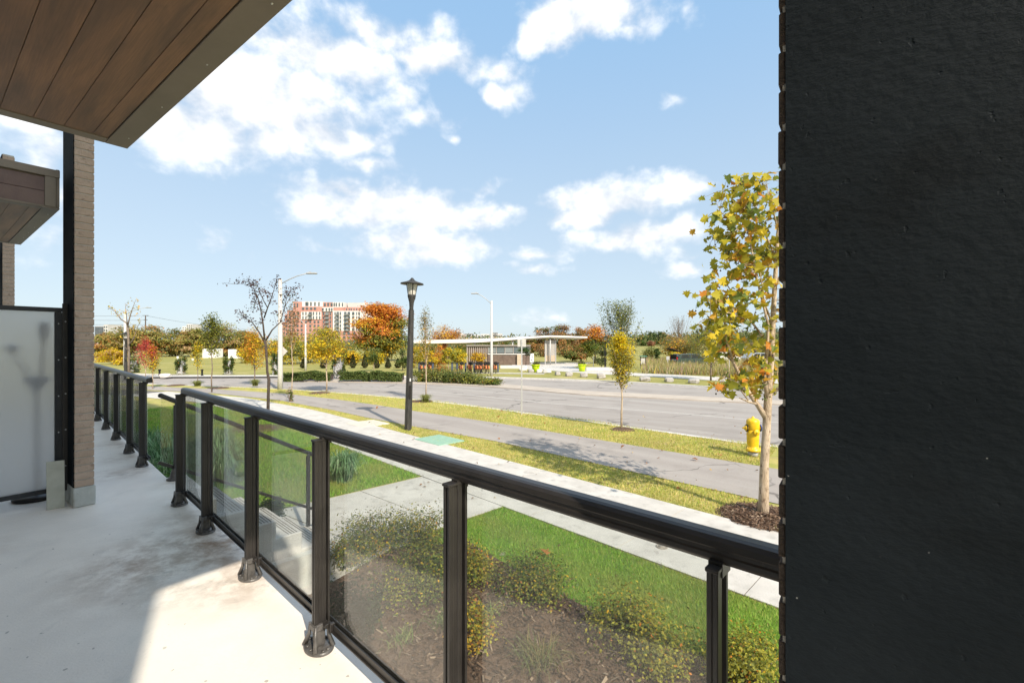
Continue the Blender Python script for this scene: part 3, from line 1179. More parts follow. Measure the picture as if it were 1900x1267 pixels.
# ------------------------------------------------------------------ frosted privacy screen and what stands by it
scr_a = 6.0
screen = thing('privacy_screen', 'frosted glass privacy screen in black frame beside the brick column', 'screen', AB(scr_a, .1))
s0, s1, zb, zt = -.88, .865, .115, 1.84
mb = MB()
mb.box(AB(scr_a, (s0 + s1) / 2, (zb + zt) / 2), (.012, s1 - s0 - .07, zt - zb - .07), A1, A2)
mb.build('glass_pane', 'frosted', screen, True)
mb = MB()
mb.box(AB(scr_a, (s0 + s1) / 2, zt - .02), (.04, s1 - s0, .04), A1, A2, bev=.003)
mb.build('top_rail', 'frame_grey', screen, True)
mb = MB()
mb.box(AB(scr_a, (s0 + s1) / 2, zb + .02), (.04, s1 - s0, .04), A1, A2, bev=.003)
mb.build('bottom_rail', 'frame_grey', screen, True)
for s_, wdt in ((s0 + .02, .04), (s1 - .025, .05)):
    mb = MB()
    mb.box(AB(scr_a, s_, (zb + zt) / 2), (.04, wdt, zt - zb - .083), A1, A2, bev=.003)
    st = mb.build('stile', 'frame_grey', screen, True)
mb = MB()
mb.box(AB(scr_a - .03, s1 + .02, (zb + zt) / 2 + .02), (.012, .045, zt - zb + .04), A1, A2, bev=.002)
mb.box(AB(scr_a + .0, s1 + .033, (zb + zt) / 2 + .02), (.05, .012, zt - zb + .04), A1, A2, bev=.002)
br = mb.build('fixing_bracket', 'black_metal', screen, True)
for i in range(5):
    for (da, ds) in ((-.037, .02), (-.022, -.025)):
        mb = MB()
        mb.lathe([(.007, 0), (.007, .003), (.003, .005)], AB(scr_a + da, s1 + ds, .35 + i * .34 - (.02 if ds < 0 else 0)), -A1, 8)
        mb.build('bolt', 'steel', screen, True)
bd = MB()
bd.box(AB(5.83, .80, .215), (.012, .12, .43), A1 + A2 * .25, A2 - A1 * .25, Vector((0, 0, 1)) + A1 * .05, bev=.003)
tag(bd.build('board', 'board_pale'), 'short pale board leaning against the foot of the brick column', 'board')

lampb = AB(6.36, .74)
fl_ = thing('floor_lamp', 'dark floor lamp with round base standing behind the frosted screen', 'floor lamp', lampb)
mb = MB()
mb.lathe([(.02, 0), (.165, 0), (.17, .02), (.15, .04), (.03, .05)], (0, 0, 0), n=28)
mb.build('base', 'black_metal', fl_)
mb = MB()
mb.tube([(0, 0, .05), (.01, 0, .6), (.0, 0, 1.05), (0, 0, 1.2)], .014, 8)
mb.build('pole', 'black_metal', fl_)
mb = MB()
mb.lathe([(.03, 0), (.05, .05), (.11, .13), (.105, .13)], (0, 0, 1.05), n=20)
mb.build('lamp_shade', 'dark_cast', fl_)
mb = MB()
p0, p1 = Vector((0, 0, 1.1)), Vector((0, 0, 1.42)) + A2 * -.16
mb.tube([p0, p1], .010, 8)
mb.lathe([(.02, 0), (.045, .03), (.04, .07), (.01, .08)], p1, n=14)
mb.build('arm', 'dark_cast', fl_)
mb = MB()
p1 = Vector((0, 0, 1.60)) + A2 * .05
mb.tube([p0 + A2 * .03, p1], .012, 8)
mb.lathe([(.015, -.1), (.035, 0), (.035, .10), (.01, .12)], p1, n=14)
mb.build('arm', 'dark_cast', fl_)

# ------------------------------------------------------------------ glass railings
RAIL_Z = 1.085
GO = .052      # glass and rail stand this far outside the posts


def add_post(root, t, slim=False):
    mb = MB()
    w_, wo_ = (.024, .026) if slim else (.033, .058)
    # hollow looking extrusion: core with corner flanges
    mb.box(RT(t, 0, .56), (w_ - .008, wo_ - .012, .92), T1, O1)
    for i in (-1, 1):
        for j in (-1, 1):
            mb.box(RT(t + i * (w_ / 2 - .006), j * (wo_ / 2 - .010), .56), (.012, .020, .922), T1, O1, bev=.002)
    mb.box(RT(t, -.002, 1.024), (w_ + .004, wo_ + .004, .010), T1, O1, bev=.002)
    mb.box(RT(t, GO * .62, 1.02), (.03, .05, .03), T1, O1)
    p = mb.build('post', 'black_metal', root, True)
    mb = MB()
    c = RT(t, 0, 0)
    # oval foot plate
    n = 28
    ring0 = [c + T1 * (.088 * math.cos(2 * math.pi * k / n)) + O1 * (.066 * math.sin(2 * math.pi * k / n)) for k in range(n)]
    ring1 = [c + (q - c) * .93 for q in ring0]
    vs = [q + Vector((0, 0, .001)) for q in ring0] + [q + Vector((0, 0, .012)) for q in ring0] + [q + Vector((0, 0, .017)) for q in ring1]
    fs = [(i, (i + 1) % n, n + (i + 1) % n, n + i) for i in range(n)] + [(n + i, n + (i + 1) % n, 2 * n + (i + 1) % n, 2 * n + i) for i in range(n)] + [tuple(2 * n + i for i in range(n))]
    mb.add(vs, fs, True)
    # four flared legs round the post make the arches
    for i in (-1, 1):
        for j in (-1, 1):
            a = c + T1 * (i * .030) + O1 * (j * .030) + Vector((0, 0, .125))
            b = c + T1 * (i * .034) + O1 * (j * .033) + Vector((0, 0, .07))
            d = c + T1 * (i * .058) + O1 * (j * .044) + Vector((0, 0, .014))
            mb.tube([a, b, d], [.007, .009, .013], 8)
    mb.box(c + Vector((0, 0, .108)), (.056, .072, .032), T1, O1, bev=.004)
    mb.box(c + Vector((0, 0, .052)), (.036, .050, .085), T1, O1, bev=.004)
    for i in (-1, 1):
        for j in (-1, 1):
            mb.lathe([(.009, 0), (.009, .007), (.004, .009)], c + T1 * (i * .02) + O1 * (j * .050) + Vector((0, 0, .016)), n=8)
            mb.lathe([(.009, 0), (.009, .007), (.004, .009)], c + T1 * (i * .072) + O1 * (j * .012) + Vector((0, 0, .016)), n=8)
    mb.build('foot', 'dark_cast', p)
    # clip holding the lower channel
    mb = MB()
    mb.box(RT(t + .035, .022, .115), (.035, .03, .022), T1, O1, bev=.003)
    mb.box(RT(t + .062, .036, .108), (.02, .025, .045), T1, O1, bev=.003)
    mb.lathe([(.006, 0), (.006, .004), (.002, .006)], RT(t + .045, .006, .117), -O1, 8)
    mb.build('clip', 'black_metal', p)
    return p


def rail_profile(root, t0, t1, name, mat):
    """rounded cap rail swept along the railing"""
    prof = []
    w2, h = .034, .058
    for (x, z) in ((-w2 + .006, 0), (w2 - .006, 0), (w2, .008), (w2, .018), (w2 - .003, .022), (w2 - .003, .030), (w2, .034), (w2 - .004, .046), (w2 - .012, .054), (w2 - .022, .0575),
                   (-w2 + .022, .0575), (-w2 + .012, .054), (-w2 + .004, .046), (-w2, .034), (-w2 + .003, .030), (-w2 + .003, .022), (-w2, .018), (-w2, .008)):
        prof.append((x, z))
    mb = MB()
    n = len(prof)
    vs = []
    for t in (t0, t1):
        for (x, z) in prof:
            vs.append(RT(t, GO + x, RAIL_Z - h + z))
    fs = [(i, (i + 1) % n, n + (i + 1) % n, n + i) for i in range(n)] + [tuple(range(n))[::-1], tuple(range(n, 2 * n))]
    mb.add(vs, fs, False)
    return mb.build(name, mat, root, True)


def railing(ts, t0, t1, label):
    root = thing('glass_railing', label, 'railing', RT((t0 + t1) / 2, 0, 0))
    rail_profile(root, t0, t1, 'top_rail', 'black_metal')
    mb = MB()
    L = t1 - t0 - .02
    cm = (t0 + t1) / 2
    for (o, z, sx, sz) in ((GO, .094, .030, .010), (GO - .0125, .111, .005, .026), (GO + .0125, .111, .005, .026), (GO - .019, .090, .009, .006)):
        mb.box(RT(cm, o, z), (L, sx, sz), T1, O1)
    mb.build('bottom_rail', 'black_metal', root, True)
    for t in ts:
        add_post(root, t, t > 1.5)
    edges = sorted([t0 + .03] + list(ts) + [t1 - .02])
    edges = [e for i, e in enumerate(edges) if i == 0 or e - edges[i - 1] > .16]
    for a, b in zip(edges[:-1], edges[1:]):
        if b - a < .1:
            continue
        mb = MB()
        mb.box((0, 0, 0), (b - a - .008, .008, 1.035 - .102), T1, O1, bev=.0015)
        o = mb.build('glass_panel', 'glass', root)
        o.location = RT((a + b) / 2, GO, (1.035 + .102) / 2) - root.location
    # slim stops beside each post
    for t in ts:
        mb = MB()
        mb.box(RT(t + .002, GO - .013, .57), (.024 if t > 1.5 else .045, .010, .92), T1, O1)
        mb.build('glass_stop', 'black_metal', root, True)
    return root


railing([1.891, 1.029, 0, -1.0015, -2.048, -2.943], -2.995, 2.02, 'long black railing with clear glass panels crossing the foreground')
railing([-4.908, -5.897, -7.19, -8.45, -9.75, -11.0, -12.2], -12.9, -4.76, 'farther black glass railing beyond the stair gap, past the brick column')

# stairs down to the walk, with a sloping handrail on the far side
stairs = thing('stairs', 'concrete steps from the terrace down to the walkway behind the railing', 'stairs', RT(-3.45, .9, G0))
n = 5
rise = (0 - G0) / (n + 1)
for k in range(n):
    mb = MB()
    o0 = .282 + k * .27
    zt_ = -rise * (k + 1)
    mb.box(RT(-3.47, o0 + .145, (zt_ + G0) / 2), (1.14, .285, zt_ - G0), T1, O1, bev=.008)
    stp = mb.build('step', 'concrete_step', stairs, True)
    mb = MB()
    for q in range(4):
        mb.box(RT(-3.47, o0 + .155 + .03 * q, zt_ + .001), (1.08, .008, .004), T1, O1)
    mb.build('tread_grip', 'joint', stp)
mb = MB()
for t_ in (-4.10, -2.84):
    mb.prism(ccw([tuple(RT(t_ - .055, .283)[:2]), tuple(RT(t_ + .055, .283)[:2]), tuple(RT(t_ + .055, 1.35)[:2]), tuple(RT(t_ - .055, 1.35)[:2])]), G0 - .1, G0 + .35)
mb.build('side_wall', 'footing', stairs, True)

S1 = RT(-3.97, .16, 0)
S2 = Vector((-2.78, 6.17, G0 + .012))
hr = thing('stair_handrail', 'sloping black handrail with glass panel beside the terrace stairs', 'handrail', S1)
dirh = Vector((S2.x - S1.x, S2.y - S1.y, 0))
Lh = dirh.length
dirh.normalize()
nh = Vector((-dirh.y, dirh.x, 0))
ZA, ZB = .862, .03


def hz(s):
    return ZA + (ZB - ZA) * s / Lh


sl = Vector((dirh.x, dirh.y, (ZB - ZA) / Lh)).normalized()
up_ = nh.cross(sl)
if up_.z < 0:
    up_ = -up_
pa, pb = S1 + dirh * -.15, S1 + dirh * (Lh + .16)
pa.z, pb.z = hz(-.15), hz(Lh + .16)
mb = MB()
mb.box((pa + pb) / 2, ((pb - pa).length, .062, .05), sl, nh, up_, bev=.014)
mb.build('top_rail', 'black_metal', hr, True)
mb = MB()
DZ = .74
mb.box((pa + pb) / 2 + Vector((0, 0, -DZ)), ((pb - pa).length, .03, .035), sl, nh, up_, bev=.004)
mb.build('bottom_rail', 'black_metal', hr, True)
mb = MB()
q0, q1 = pa + dirh * .02, pb - dirh * .05
q0.z, q1.z = hz(-.13), hz(Lh + .11)
vs = []
for s_ in (-.004, .004):
    for (q, dz) in ((q0, -.03), (q1, -.03), (q1, -DZ + .02), (q0, -DZ + .02)):
        vs.append(q + nh * s_ + Vector((0, 0, dz)))
mb.add(vs, [(0, 1, 2, 3), (7, 6, 5, 4), (0, 4, 5, 1), (1, 5, 6, 2), (2, 6, 7, 3), (3, 7, 4, 0)])
mb.build('glass_panel', 'glass', hr, True)
for (s_, zf) in ((0, .0), (Lh, G0 + .012)):
    c = S1 + dirh * s_ - nh * .035
    c.z = zf
    mb = MB()
    top = hz(s_) - .06
    mb.box(c + Vector((0, 0, (top + .02 - zf) / 2 + .01)), (.042, .042, top - zf), dirh, nh, bev=.003)
    mb.lathe([(.012, 0), (.012, .05)], c + Vector((0, 0, top - zf + .0)), n=8)
    p = mb.build('post', 'black_metal', hr, True)
    mb = MB()
    mb.lathe([(.02, .001), (.088, .001), (.09, .014), (.06, .03), (.045, .09), (.03, .13)], c, n=20)
    mb.build('foot', 'dark_cast', p)
    for zc in (top - .02 - zf, top - DZ + .06 - zf):
        mb = MB()
        mb.box(c + nh * .02 + Vector((0, 0, zc)), (.03, .04, .03), dirh, nh)
        mb.build('clip', 'steel', p)


# ------------------------------------------------------------------ trees and plants
def pick(rng, pal, n):
    wts = np.array([p[1] for p in pal], float)
    ids = rng.choice(len(pal), n, p=wts / wts.sum())
    return np.array([p[0] for p in pal], float)[ids]


def tree(name, label, base, H, th, cw, pal, n, size, style='round', bark='bark', tr=None, seed=0, group=None, cat='tree', top_pal=None, nb=24,
         sig=None, crown_name='crown', lean=0.0, squash=1.0, low=.0):
    """thing > trunk (with limbs), crown (leaves); H total height, th bare trunk, cw crown radius"""
    rng = np.random.default_rng(seed + 101)
    root = thing(name, label, cat, base, 0, group)
    if tr is None:
        tr = .012 * H + .01
    mb = MB()
    tops = []
    spine = [Vector((0, 0, -.05))]
    nseg = 6
    for i in range(1, nseg + 1):
        z = H * .93 * i / nseg
        spine.append(Vector((rng.normal(0, .006 * H) + lean * z, rng.normal(0, .006 * H), z)))
    mb.tube(spine, [tr * (1 - .88 * i / nseg) for i in range(nseg + 1)], 7)

    def sp(z):
        k = min(max(z / (H * .93), 0), .999) * nseg
        i = int(k)
        return spine[i].lerp(spine[i + 1], k - i)

    a = (H - th) / 2
    zc = (H + th) / 2
    cents, leaves = [], []
    if style == 'round':
        for k in range(nb):
            while True:
                p = rng.uniform(-1, 1, 3)
                r = np.linalg.norm(p)
                if .35 < r < .98:
                    break
            # fuller low, narrower at the top
            wid = 1 - .32 * max(0, p[2]) - .1 * max(0, -p[2])
            cents.append(np.array([p[0] * cw * wid, p[1] * cw * wid, zc + p[2] * a * .93]))
        ncl = len(cents)
        s_ = sig if sig else cw * .26
        for k, c in enumerate(cents):
            st = sp(max(th * .85, min(c[2] - cw * .5, H * .8)))
            e = Vector(c)
            mid = st.lerp(e, .5) + Vector((0, 0, -.06 * H * rng.uniform(-.3, 1)))
            rr_ = tr * .35
            mb.tube([st, mid, e], [rr_, rr_ * .6, rr_ * .2], 5, False)
            m = max(3, int(n / ncl))
            g_ = rng.normal(size=(m, 3)) * np.array([s_, s_, s_ * .62 * squash]) + c
            leaves.append((g_, (c[2] - th) / max(H - th, .1)))
    else:
        # upright branches carrying leaves along their length
        for k in range(nb):
            f = (k + .5) / nb
            z0 = th + (H - th) * .72 * f
            ang = k * 2.399 + rng.normal(0, .3)
            if style == 'flame':
                up = (H - z0) * rng.uniform(.35, .7)
                prof = math.sin(math.pi * min(1, (.16 + .84 * f) ** .8)) if f < .98 else .2
                out = cw * max(.18, prof) * rng.uniform(.75, 1.1)
            else:   # vase
                up = (H - z0) * rng.uniform(.6, .98)
                out = cw * (1.0 - .65 * f) * rng.uniform(.6, 1.1)
            st = sp(z0)
            e = st + Vector((math.cos(ang) * out, math.sin(ang) * out, up))
            mid = st.lerp(e, .45) + Vector((math.cos(ang), math.sin(ang), -.2)) * out * .12
            rr_ = tr * .30 * (1 - .5 * f)
            mb.tube([st, mid, e], [rr_, rr_ * .6, rr_ * .25], 5, False)
            m = max(3, int(n / nb))
            u = rng.uniform(.12 + low, 1.04, m) ** .8
            pts = np.array([[*(st.lerp(mid, min(1, q / .5)) if q < .5 else mid.lerp(e, (q - .5) / .5))] for q in u])
            s_ = sig if sig else cw * .13
            g_ = pts + rng.normal(size=(m, 3)) * s_ * np.array([1, 1, 1.0])
            leaves.append((g_, (.5 * (st.z + e.z) - th) / max(H - th, .1)))
        if n > 0:
            m = max(4, int(n / nb))
            zz = rng.uniform(H * .72, H, m)
            g_ = np.array([[*sp(q)] for q in zz]) + rng.normal(size=(m, 3)) * (sig if sig else cw * .1)
            g_[:, 2] = zz
            leaves.append((g_, 1.0))
    mb.build('trunk', bark, root)
    V, Fc, Tn, off = [], [], [], 0
    for (g_, hrel) in leaves:
        m = len(g_)
        pl = pal
        if top_pal is not None and rng.random() < sstep(hrel, .25, .75):
            pl = top_pal
        cc = pick(rng, pl, 1)[0] * rng.uniform(.8, 1.2)
        mixed = np.where(rng.random((m, 1)) < .62, cc, pick(rng, pl, m))
        tint = np.clip(mixed * np.clip(rng.normal(1, .2, (m, 1)), .5, 1.6), .003, .8)
        v, f, t = leaf_arrays(rng, g_, size, tint, .5, out=g_ - np.array([0, 0, zc - .15 * H]))
        V.append(v)
        Fc.append(f + off)
        Tn.append(t)
        off += len(v)
    if V:
        np_mesh(crown_name, np.concatenate(V), np.concatenate(Fc), 'leaf', np.concatenate(Tn), root)
    return root


def tree_px(name, label, px, d, ptop, pcrown, hw, pal, n, size, **kw):
    """placed by where it stands and how tall it is at distance d"""
    b = on_ground(px, d)
    H = at(px, ptop, d).z - b.z
    th = at(px, pcrown, d).z - b.z
    return tree(name, label, b, H, max(th, .05), hw / F * d, pal, n, size, **kw)


def bush(name, label, base, w_, h, pal, n, size, seed=0, group=None, cat='shrub', wy=None, nb=10, top_pal=None):
    """low rounded shrub > stem, foliage"""
    rng = np.random.default_rng(seed + 900)
    root = thing(name, label, cat, base, 0, group)
    wy = wy or w_
    mb = MB()
    V, Fc, Tn, off = [], [], [], 0
    for k in range(nb):
        an = rng.uniform(0, 2 * math.pi)
        r = math.sqrt(rng.uniform(0, 1)) * .8
        c = np.array([math.cos(an) * r * w_, math.sin(an) * r * wy, h * rng.uniform(.30, .80) * (1 - .35 * r)])
        mb.tube([(0.02 * math.cos(an), .02 * math.sin(an), -.02), (c[0] * .45, c[1] * .45, c[2] * .55), tuple(c)], [.02 * h + .002, .012 * h + .002, .004], 5, False)
        m = n // nb
        g_ = rng.normal(size=(m, 3)) * np.array([w_ * .26, wy * .26, h * .20]) + c
        g_[:, 2] = np.abs(g_[:, 2]) + .01
        cc = pick(rng, pal, 1)[0]
        if top_pal is not None:
            tp = pick(rng, top_pal, m)
            cc = np.where(rng.random((m, 1)) < np.clip(g_[:, 2:3] / h, 0, 1), tp, cc)
        mixed = np.where(rng.random((m, 1)) < .55, cc, pick(rng, pal, m))
        tint = np.clip(mixed * np.clip(rng.normal(1, .22, (m, 1)), .5, 1.6), .003, .8)
        v, f, t = leaf_arrays(rng, g_, size, tint, .6, out=g_ - np.array([0, 0, -.1]))
        V.append(v)
        Fc.append(f + off)
        Tn.append(t)
        off += len(v)
    mb.build('stem', 'bark', root)
    np_mesh('foliage', np.concatenate(V), np.concatenate(Fc), 'leaf', np.concatenate(Tn), root)
    return root


def blades(rng, pts, h, w_, pal, lean=.35, zb=None, hvar=.35):
    """curved grass blades, two faces... one triangle each: pts (n,3)"""
    n = len(pts)
    ang = rng.uniform(0, 2 * math.pi, n)
    hh = h * np.clip(rng.normal(1, hvar, n), .3, 2)
    dx = np.stack([np.cos(ang), np.sin(ang), np.zeros(n)], 1)
    lx = rng.normal(size=(n, 3)) * lean
    lx[:, 2] = 0
    a = pts - dx * w_ / 2
    b = pts + dx * w_ / 2
    c = pts + lx * hh[:, None] + np.stack([np.zeros(n), np.zeros(n), hh], 1)
    verts = np.stack([a, b, c], 1).reshape(-1, 3)
    tint = pick(rng, pal, n) * np.clip(rng.normal(1, .2, (n, 1)), .5, 1.6)
    return verts, np.arange(n * 3).reshape(n, 3), np.repeat(tint, 3, axis=0)


def inside(poly, x, y):
    r = np.zeros(len(x), bool)
    j = len(poly) - 1
    for i in range(len(poly)):
        xi, yi = poly[i]
        xj, yj = poly[j]
        c = ((yi > y) != (yj > y)) & (x < (xj - xi) * (y - yi) / (yj - yi + 1e-12) + xi)
        r ^= c
        j = i
    return r


def fountain_grass(label, base, r, h, n, pal, seed, group=None, w_=.012):
    rng = np.random.default_rng(seed)
    root = thing('ornamental_grass', label, 'ornamental grass', base, 0, group)
    V, Fc, Tn, off = [], [], [], 0
    for k in range(n):
        an = rng.uniform(0, 2 * math.pi)
        out = r * rng.uniform(.25, 1.15)
        hh = h * rng.uniform(.6, 1.1)
        p0 = np.array([rng.normal(0, .06), rng.normal(0, .06), 0])
        d = np.array([math.cos(an), math.sin(an), 0])
        s = np.array([-math.sin(an), math.cos(an), 0]) * w_ / 2
        pts = [p0, p0 + d * out * .35 + [0, 0, hh * .75], p0 + d * out * .75 + [0, 0, hh], p0 + d * out * 1.05 + [0, 0, hh * .72]]
        vv = []
        for i, q in enumerate(pts):
            ww = (1, .9, .6, .1)[i]
            vv += [q - s * ww, q + s * ww]
        V.append(np.array(vv))
        Fc.append(np.array([[0, 1, 3, 2], [2, 3, 5, 4], [4, 5, 7, 6]]) + off)
        c = pick(rng, pal, 1)[0] * rng.uniform(.7, 1.3)
        Tn.append(np.tile(c, (8, 1)))
        off += 8
    o = np_mesh('tuft', np.concatenate(V), np.concatenate(Fc), 'blade', np.concatenate(Tn), root)
    o['kind'] = 'stuff'
    return root


# --- grass on the lawns near the terrace
rng = np.random.default_rng(11)
LAWN_PAL = [((.21, .40, .045), 5), ((.30, .48, .07), 4), ((.15, .28, .033), 3), ((.50, .47, .15), 1.4)]
VERGE_PAL = [((.42, .46, .085), 4), ((.62, .52, .17), 4), ((.72, .57, .26), 2.5), ((.28, .40, .06), 2.4)]
LAWN_A = [(-.14, 7.40), (-.92, 6.66), (-1.55, 5.84), (-.57, 6.05), (.29, 5.0), (.88, 4.42), (1.58, 3.85), (2.3, 3.3), (4.0, 1.6), (5.0, 2.2), (2.66, 4.55), (-.1, 7.34)]
LAWN_B = [(-1.86, 9.12), (-3.08, 10.36), (-9.15, 16.5), (-14, 20.4), (-16, 16), (-9, 9.5), (-5.4, 5.6), (-4.5, 6.0), (-4.35, 6.75)]


def sow(name, poly, dens, h, w_, pal, zoff=0.0, fade=None, lean=.35):
    xs = [p[0] for p in poly]
    ys = [p[1] for p in poly]
    area = (max(xs) - min(xs)) * (max(ys) - min(ys))
    n = int(area * dens)
    x = rng.uniform(min(xs), max(xs), n)
    y = rng.uniform(min(ys), max(ys), n)
    k = inside(poly, x, y)
    if fade:
        k &= rng.random(n) < np.clip((fade / np.maximum(y, .1)) ** 1.6, 0, 1)
    x, y = x[k], y[k]
    # dry patches keep to themselves
    patch = np.sin(x * 1.7 + 1.3 * np.sin(y * .9)) * np.sin(y * 1.5 + 1.1 * np.sin(x * 1.2)) + .35 * np.sin(x * 5.1 + y * 4.3)
    pts = np.stack([x, y, np.full(len(x), G0 + zoff - .008)], 1)
    v, f, t = blades(rng, pts, h, w_, pal, lean)
    dry = np.repeat(np.clip(patch * .5 + .1, 0, .55), 3)[:, None]
    t = t * (1 - dry) + np.array([.42, .37, .12]) * dry
    return np_mesh(name, v, f, 'blade', t, None, 'stuff')


sheet('lawn_sheet', ccw(LAWN_A), G0 - .003, 'lawn')
sheet('lawn_sheet', ccw(LAWN_B), G0 - .003, 'lawn')
sow('lawn_grass', LAWN_A, 7000, .034, .007, LAWN_PAL)
sow('lawn_grass', LAWN_B, 2300, .06, .013, LAWN_PAL, fade=9)
V1 = [(a[0], a[1]) for a in SW_F[1:6]] + [(a[0], a[1]) for a in PA_N[2:9][::-1]]
V2 = [(a[0], a[1]) for a in PA_F[2:9]] + [(a[0], a[1]) for a in offset_line(NEAR_KERB, -.2)[2:10][::-1]]
sow('verge_grass', V1, 1900, .035, .012, VERGE_PAL, fade=10)
sow('verge_grass', V2, 1500, .04, .014, VERGE_PAL, fade=11)

# --- fallen leaves strewn over grass and paving
n = 700
xs = rng.uniform(-12, 6, n)
ys = rng.uniform(4, 24, n)
k = inside(ccw(V1), xs, ys) | inside(ccw(V2), xs, ys) | (inside(ccw(LAWN_A), xs, ys) & (rng.random(n) < .5))
n2 = 110
px2, py2 = rng.uniform(700, 1430, n2), rng.uniform(770, 930, n2)
q2 = [gp(a, b) for a, b in zip(px2, py2)]
xs = np.concatenate([xs[k], [q[0] for q in q2]])
ys = np.concatenate([ys[k], [q[1] for q in q2]])
n = len(xs)
cen = np.stack([xs, ys, np.full(n, G0 + .034)], 1)
cen[-n2:, 2] = G0 + .012 + .02
v, f, t = leaf_arrays(rng, cen, .06, pick(rng, [(BROWN, 4), (GOLD, 2), ((.2, .12, .06), 3), (RUST, 1.5)], n), 3.0)
np_mesh('leaf_litter', v, f, 'leaf', t, None, 'stuff')

# --- bark chips on the bed
nchip = 26000
xs = rng.uniform(-2.6, 4.2, nchip)
ys = rng.uniform(.1, 6.1, nchip)
k = inside(BED, xs, ys)
xs, ys = xs[k], ys[k]
n = len(xs)
cen = np.stack([xs, ys, G0 + .024 + rng.uniform(0, .022, n)], 1)
an = rng.uniform(0, 2 * math.pi, n)
u = np.stack([np.cos(an), np.sin(an), rng.normal(0, .25, n)], 1) * rng.uniform(.012, .045, (n, 1))
v_ = np.stack([-np.sin(an), np.cos(an), rng.normal(0, .35, n)], 1) * rng.uniform(.004, .011, (n, 1))
verts = np.stack([cen - u - v_, cen + u - v_ * .6, cen + u * .9 + v_, cen - u * .8 + v_], 1).reshape(-1, 3)
cp = pick(rng, [((.12, .072, .045), 4), ((.19, .125, .082), 4), ((.36, .27, .19), 1.1), ((.065, .04, .026), 4)], n) * rng.uniform(.75, 1.25, (n, 1))
np_mesh('bark_chips', verts, np.arange(4 * n).reshape(n, 4), 'blade', np.repeat(cp, 4, axis=0), None, 'stuff')
for ci, (cx_, cy_, cr_) in enumerate(((3.83, 6.95, .58),)):
    n = 1600
    an = rng.uniform(0, 2 * math.pi, n)
    rr_ = cr_ * np.sqrt(rng.uniform(0, 1, n))
    cen = np.stack([cx_ + rr_ * np.cos(an), cy_ + rr_ * np.sin(an), G0 + .045 * (1 - (rr_ / cr_) ** 2) + .02 + rng.uniform(0, .02, n)], 1)
    an = rng.uniform(0, 2 * math.pi, n)
    u = np.stack([np.cos(an), np.sin(an), rng.normal(0, .3, n)], 1) * rng.uniform(.012, .05, (n, 1))
    v_ = np.stack([-np.sin(an), np.cos(an), rng.normal(0, .35, n)], 1) * rng.uniform(.004, .012, (n, 1))
    verts = np.stack([cen - u - v_, cen + u - v_ * .6, cen + u * .9 + v_, cen - u * .8 + v_], 1).reshape(-1, 3)
    cp = pick(rng, [((.18, .11, .07), 4), ((.28, .19, .13), 4), ((.42, .32, .23), 1.4), ((.10, .06, .04), 3)], n)
    np_mesh('bark_chips', verts, np.arange(4 * n).reshape(n, 4), 'blade', np.repeat(cp, 4, axis=0), None, 'stuff')

# --- shrubs of the bed
SH = [(G_OLIVE, 4), (G_YEL, 2), (G_MID, 4), (GOLD, .5), (BROWN, .8)]
SH2 = [(G_YEL, 4), ((.40, .34, .04), 3), (G_OLIVE, 3), (ORANGE, .4)]
beds = [((705, 1012), .50, .40, SH, 'wide olive shrub on the bed behind the glass, nearest the walkway'),
        ((780, 1020), .34, .50, SH, 'upright olive shrub with arching tips at the walkway corner of the bed'),
        ((655, 1050), .30, .40, SH, 'dark olive shrub on the bed beside the rail post'),
        ((790, 1100), .55, .42, [(G_MID, 5), (G_OLIVE, 3), (G_YEL, 2)], 'spreading green shrub in the middle of the mulch bed'),
        ((880, 1080), .24, .42, SH2, 'narrow yellow green shrub right of the middle rail post'),
        ((880, 1200), .20, .36, [(GOLD, 3), (G_YEL, 3), (RUST, 1)], 'small golden shrub low beside the middle rail post'),
        ((985, 1100), .42, .30, SH, 'low olive shrub at the lawn edge of the mulch bed'),
        ((1165, 1190), .36, .44, SH2, 'bright yellow green shrub with a rusty tip at the lawn edge'),
        ((1230, 1235), .30, .26, SH2, 'low yellow shrub trailing over the mulch near the last post'),
        ((1395, 1262), .36, .30, SH2, 'yellow shrub beside the last rail post by the black column')]
for i, ((px, py), w_, h, pal, lab) in enumerate(beds):
    x, y = gp(px, py)
    bush('bed_shrub', lab, (x, y, G0 + .02), w_, h, pal, int(9000 * w_), .027, 40 + i, 'shrubs of the planting bed', nb=18, top_pal=[(G_YEL, 3), (GOLD, .5), (G_OLIVE, 4), (G_MID, 1.5), (RUST, .3)])
for i, (px, py, w_, h, lab) in enumerate(((655, 1175, .22, .42, 'dark evergreen bush low behind the glass beside a rail foot'), (490, 1020, .16, .55, 'dark yew like bush behind the glass beside the second nearest post'), (500, 965, .2, .3, 'small dark bush at the stair side wall'))):
    x, y = gp(px, py)
    bush('evergreen_bush', lab, (x, y, G0 + .02), w_, h, [((.018, .035, .012), 4), ((.03, .06, .02), 3)], 1500, .04, 60 + i, 'dark evergreen bushes by the deck', nb=12)
for i, (px, py, lab) in enumerate(((1000, 1235, 'dry wispy weed tuft in the mulch by the bottom edge'), (745, 1195, 'fresh green weed in the mulch below the green shrub'), (905, 1140, 'small weed tuft beside the middle post'), (820, 1160, 'pale green weed with long leaves on the mulch'))):
    x, y = gp(px, py)
    fountain_grass(lab, (x, y, G0 + .02), .26 if i == 0 else .16, .15 if i == 0 else .08, 150 if i == 0 else 60, [((.22, .17, .07), 3), ((.14, .17, .05), 3)] if i == 0 else [(G_LIGHT, 2), ((.12, .2, .05), 3)], 70 + i, 'weeds on the mulch', .006)

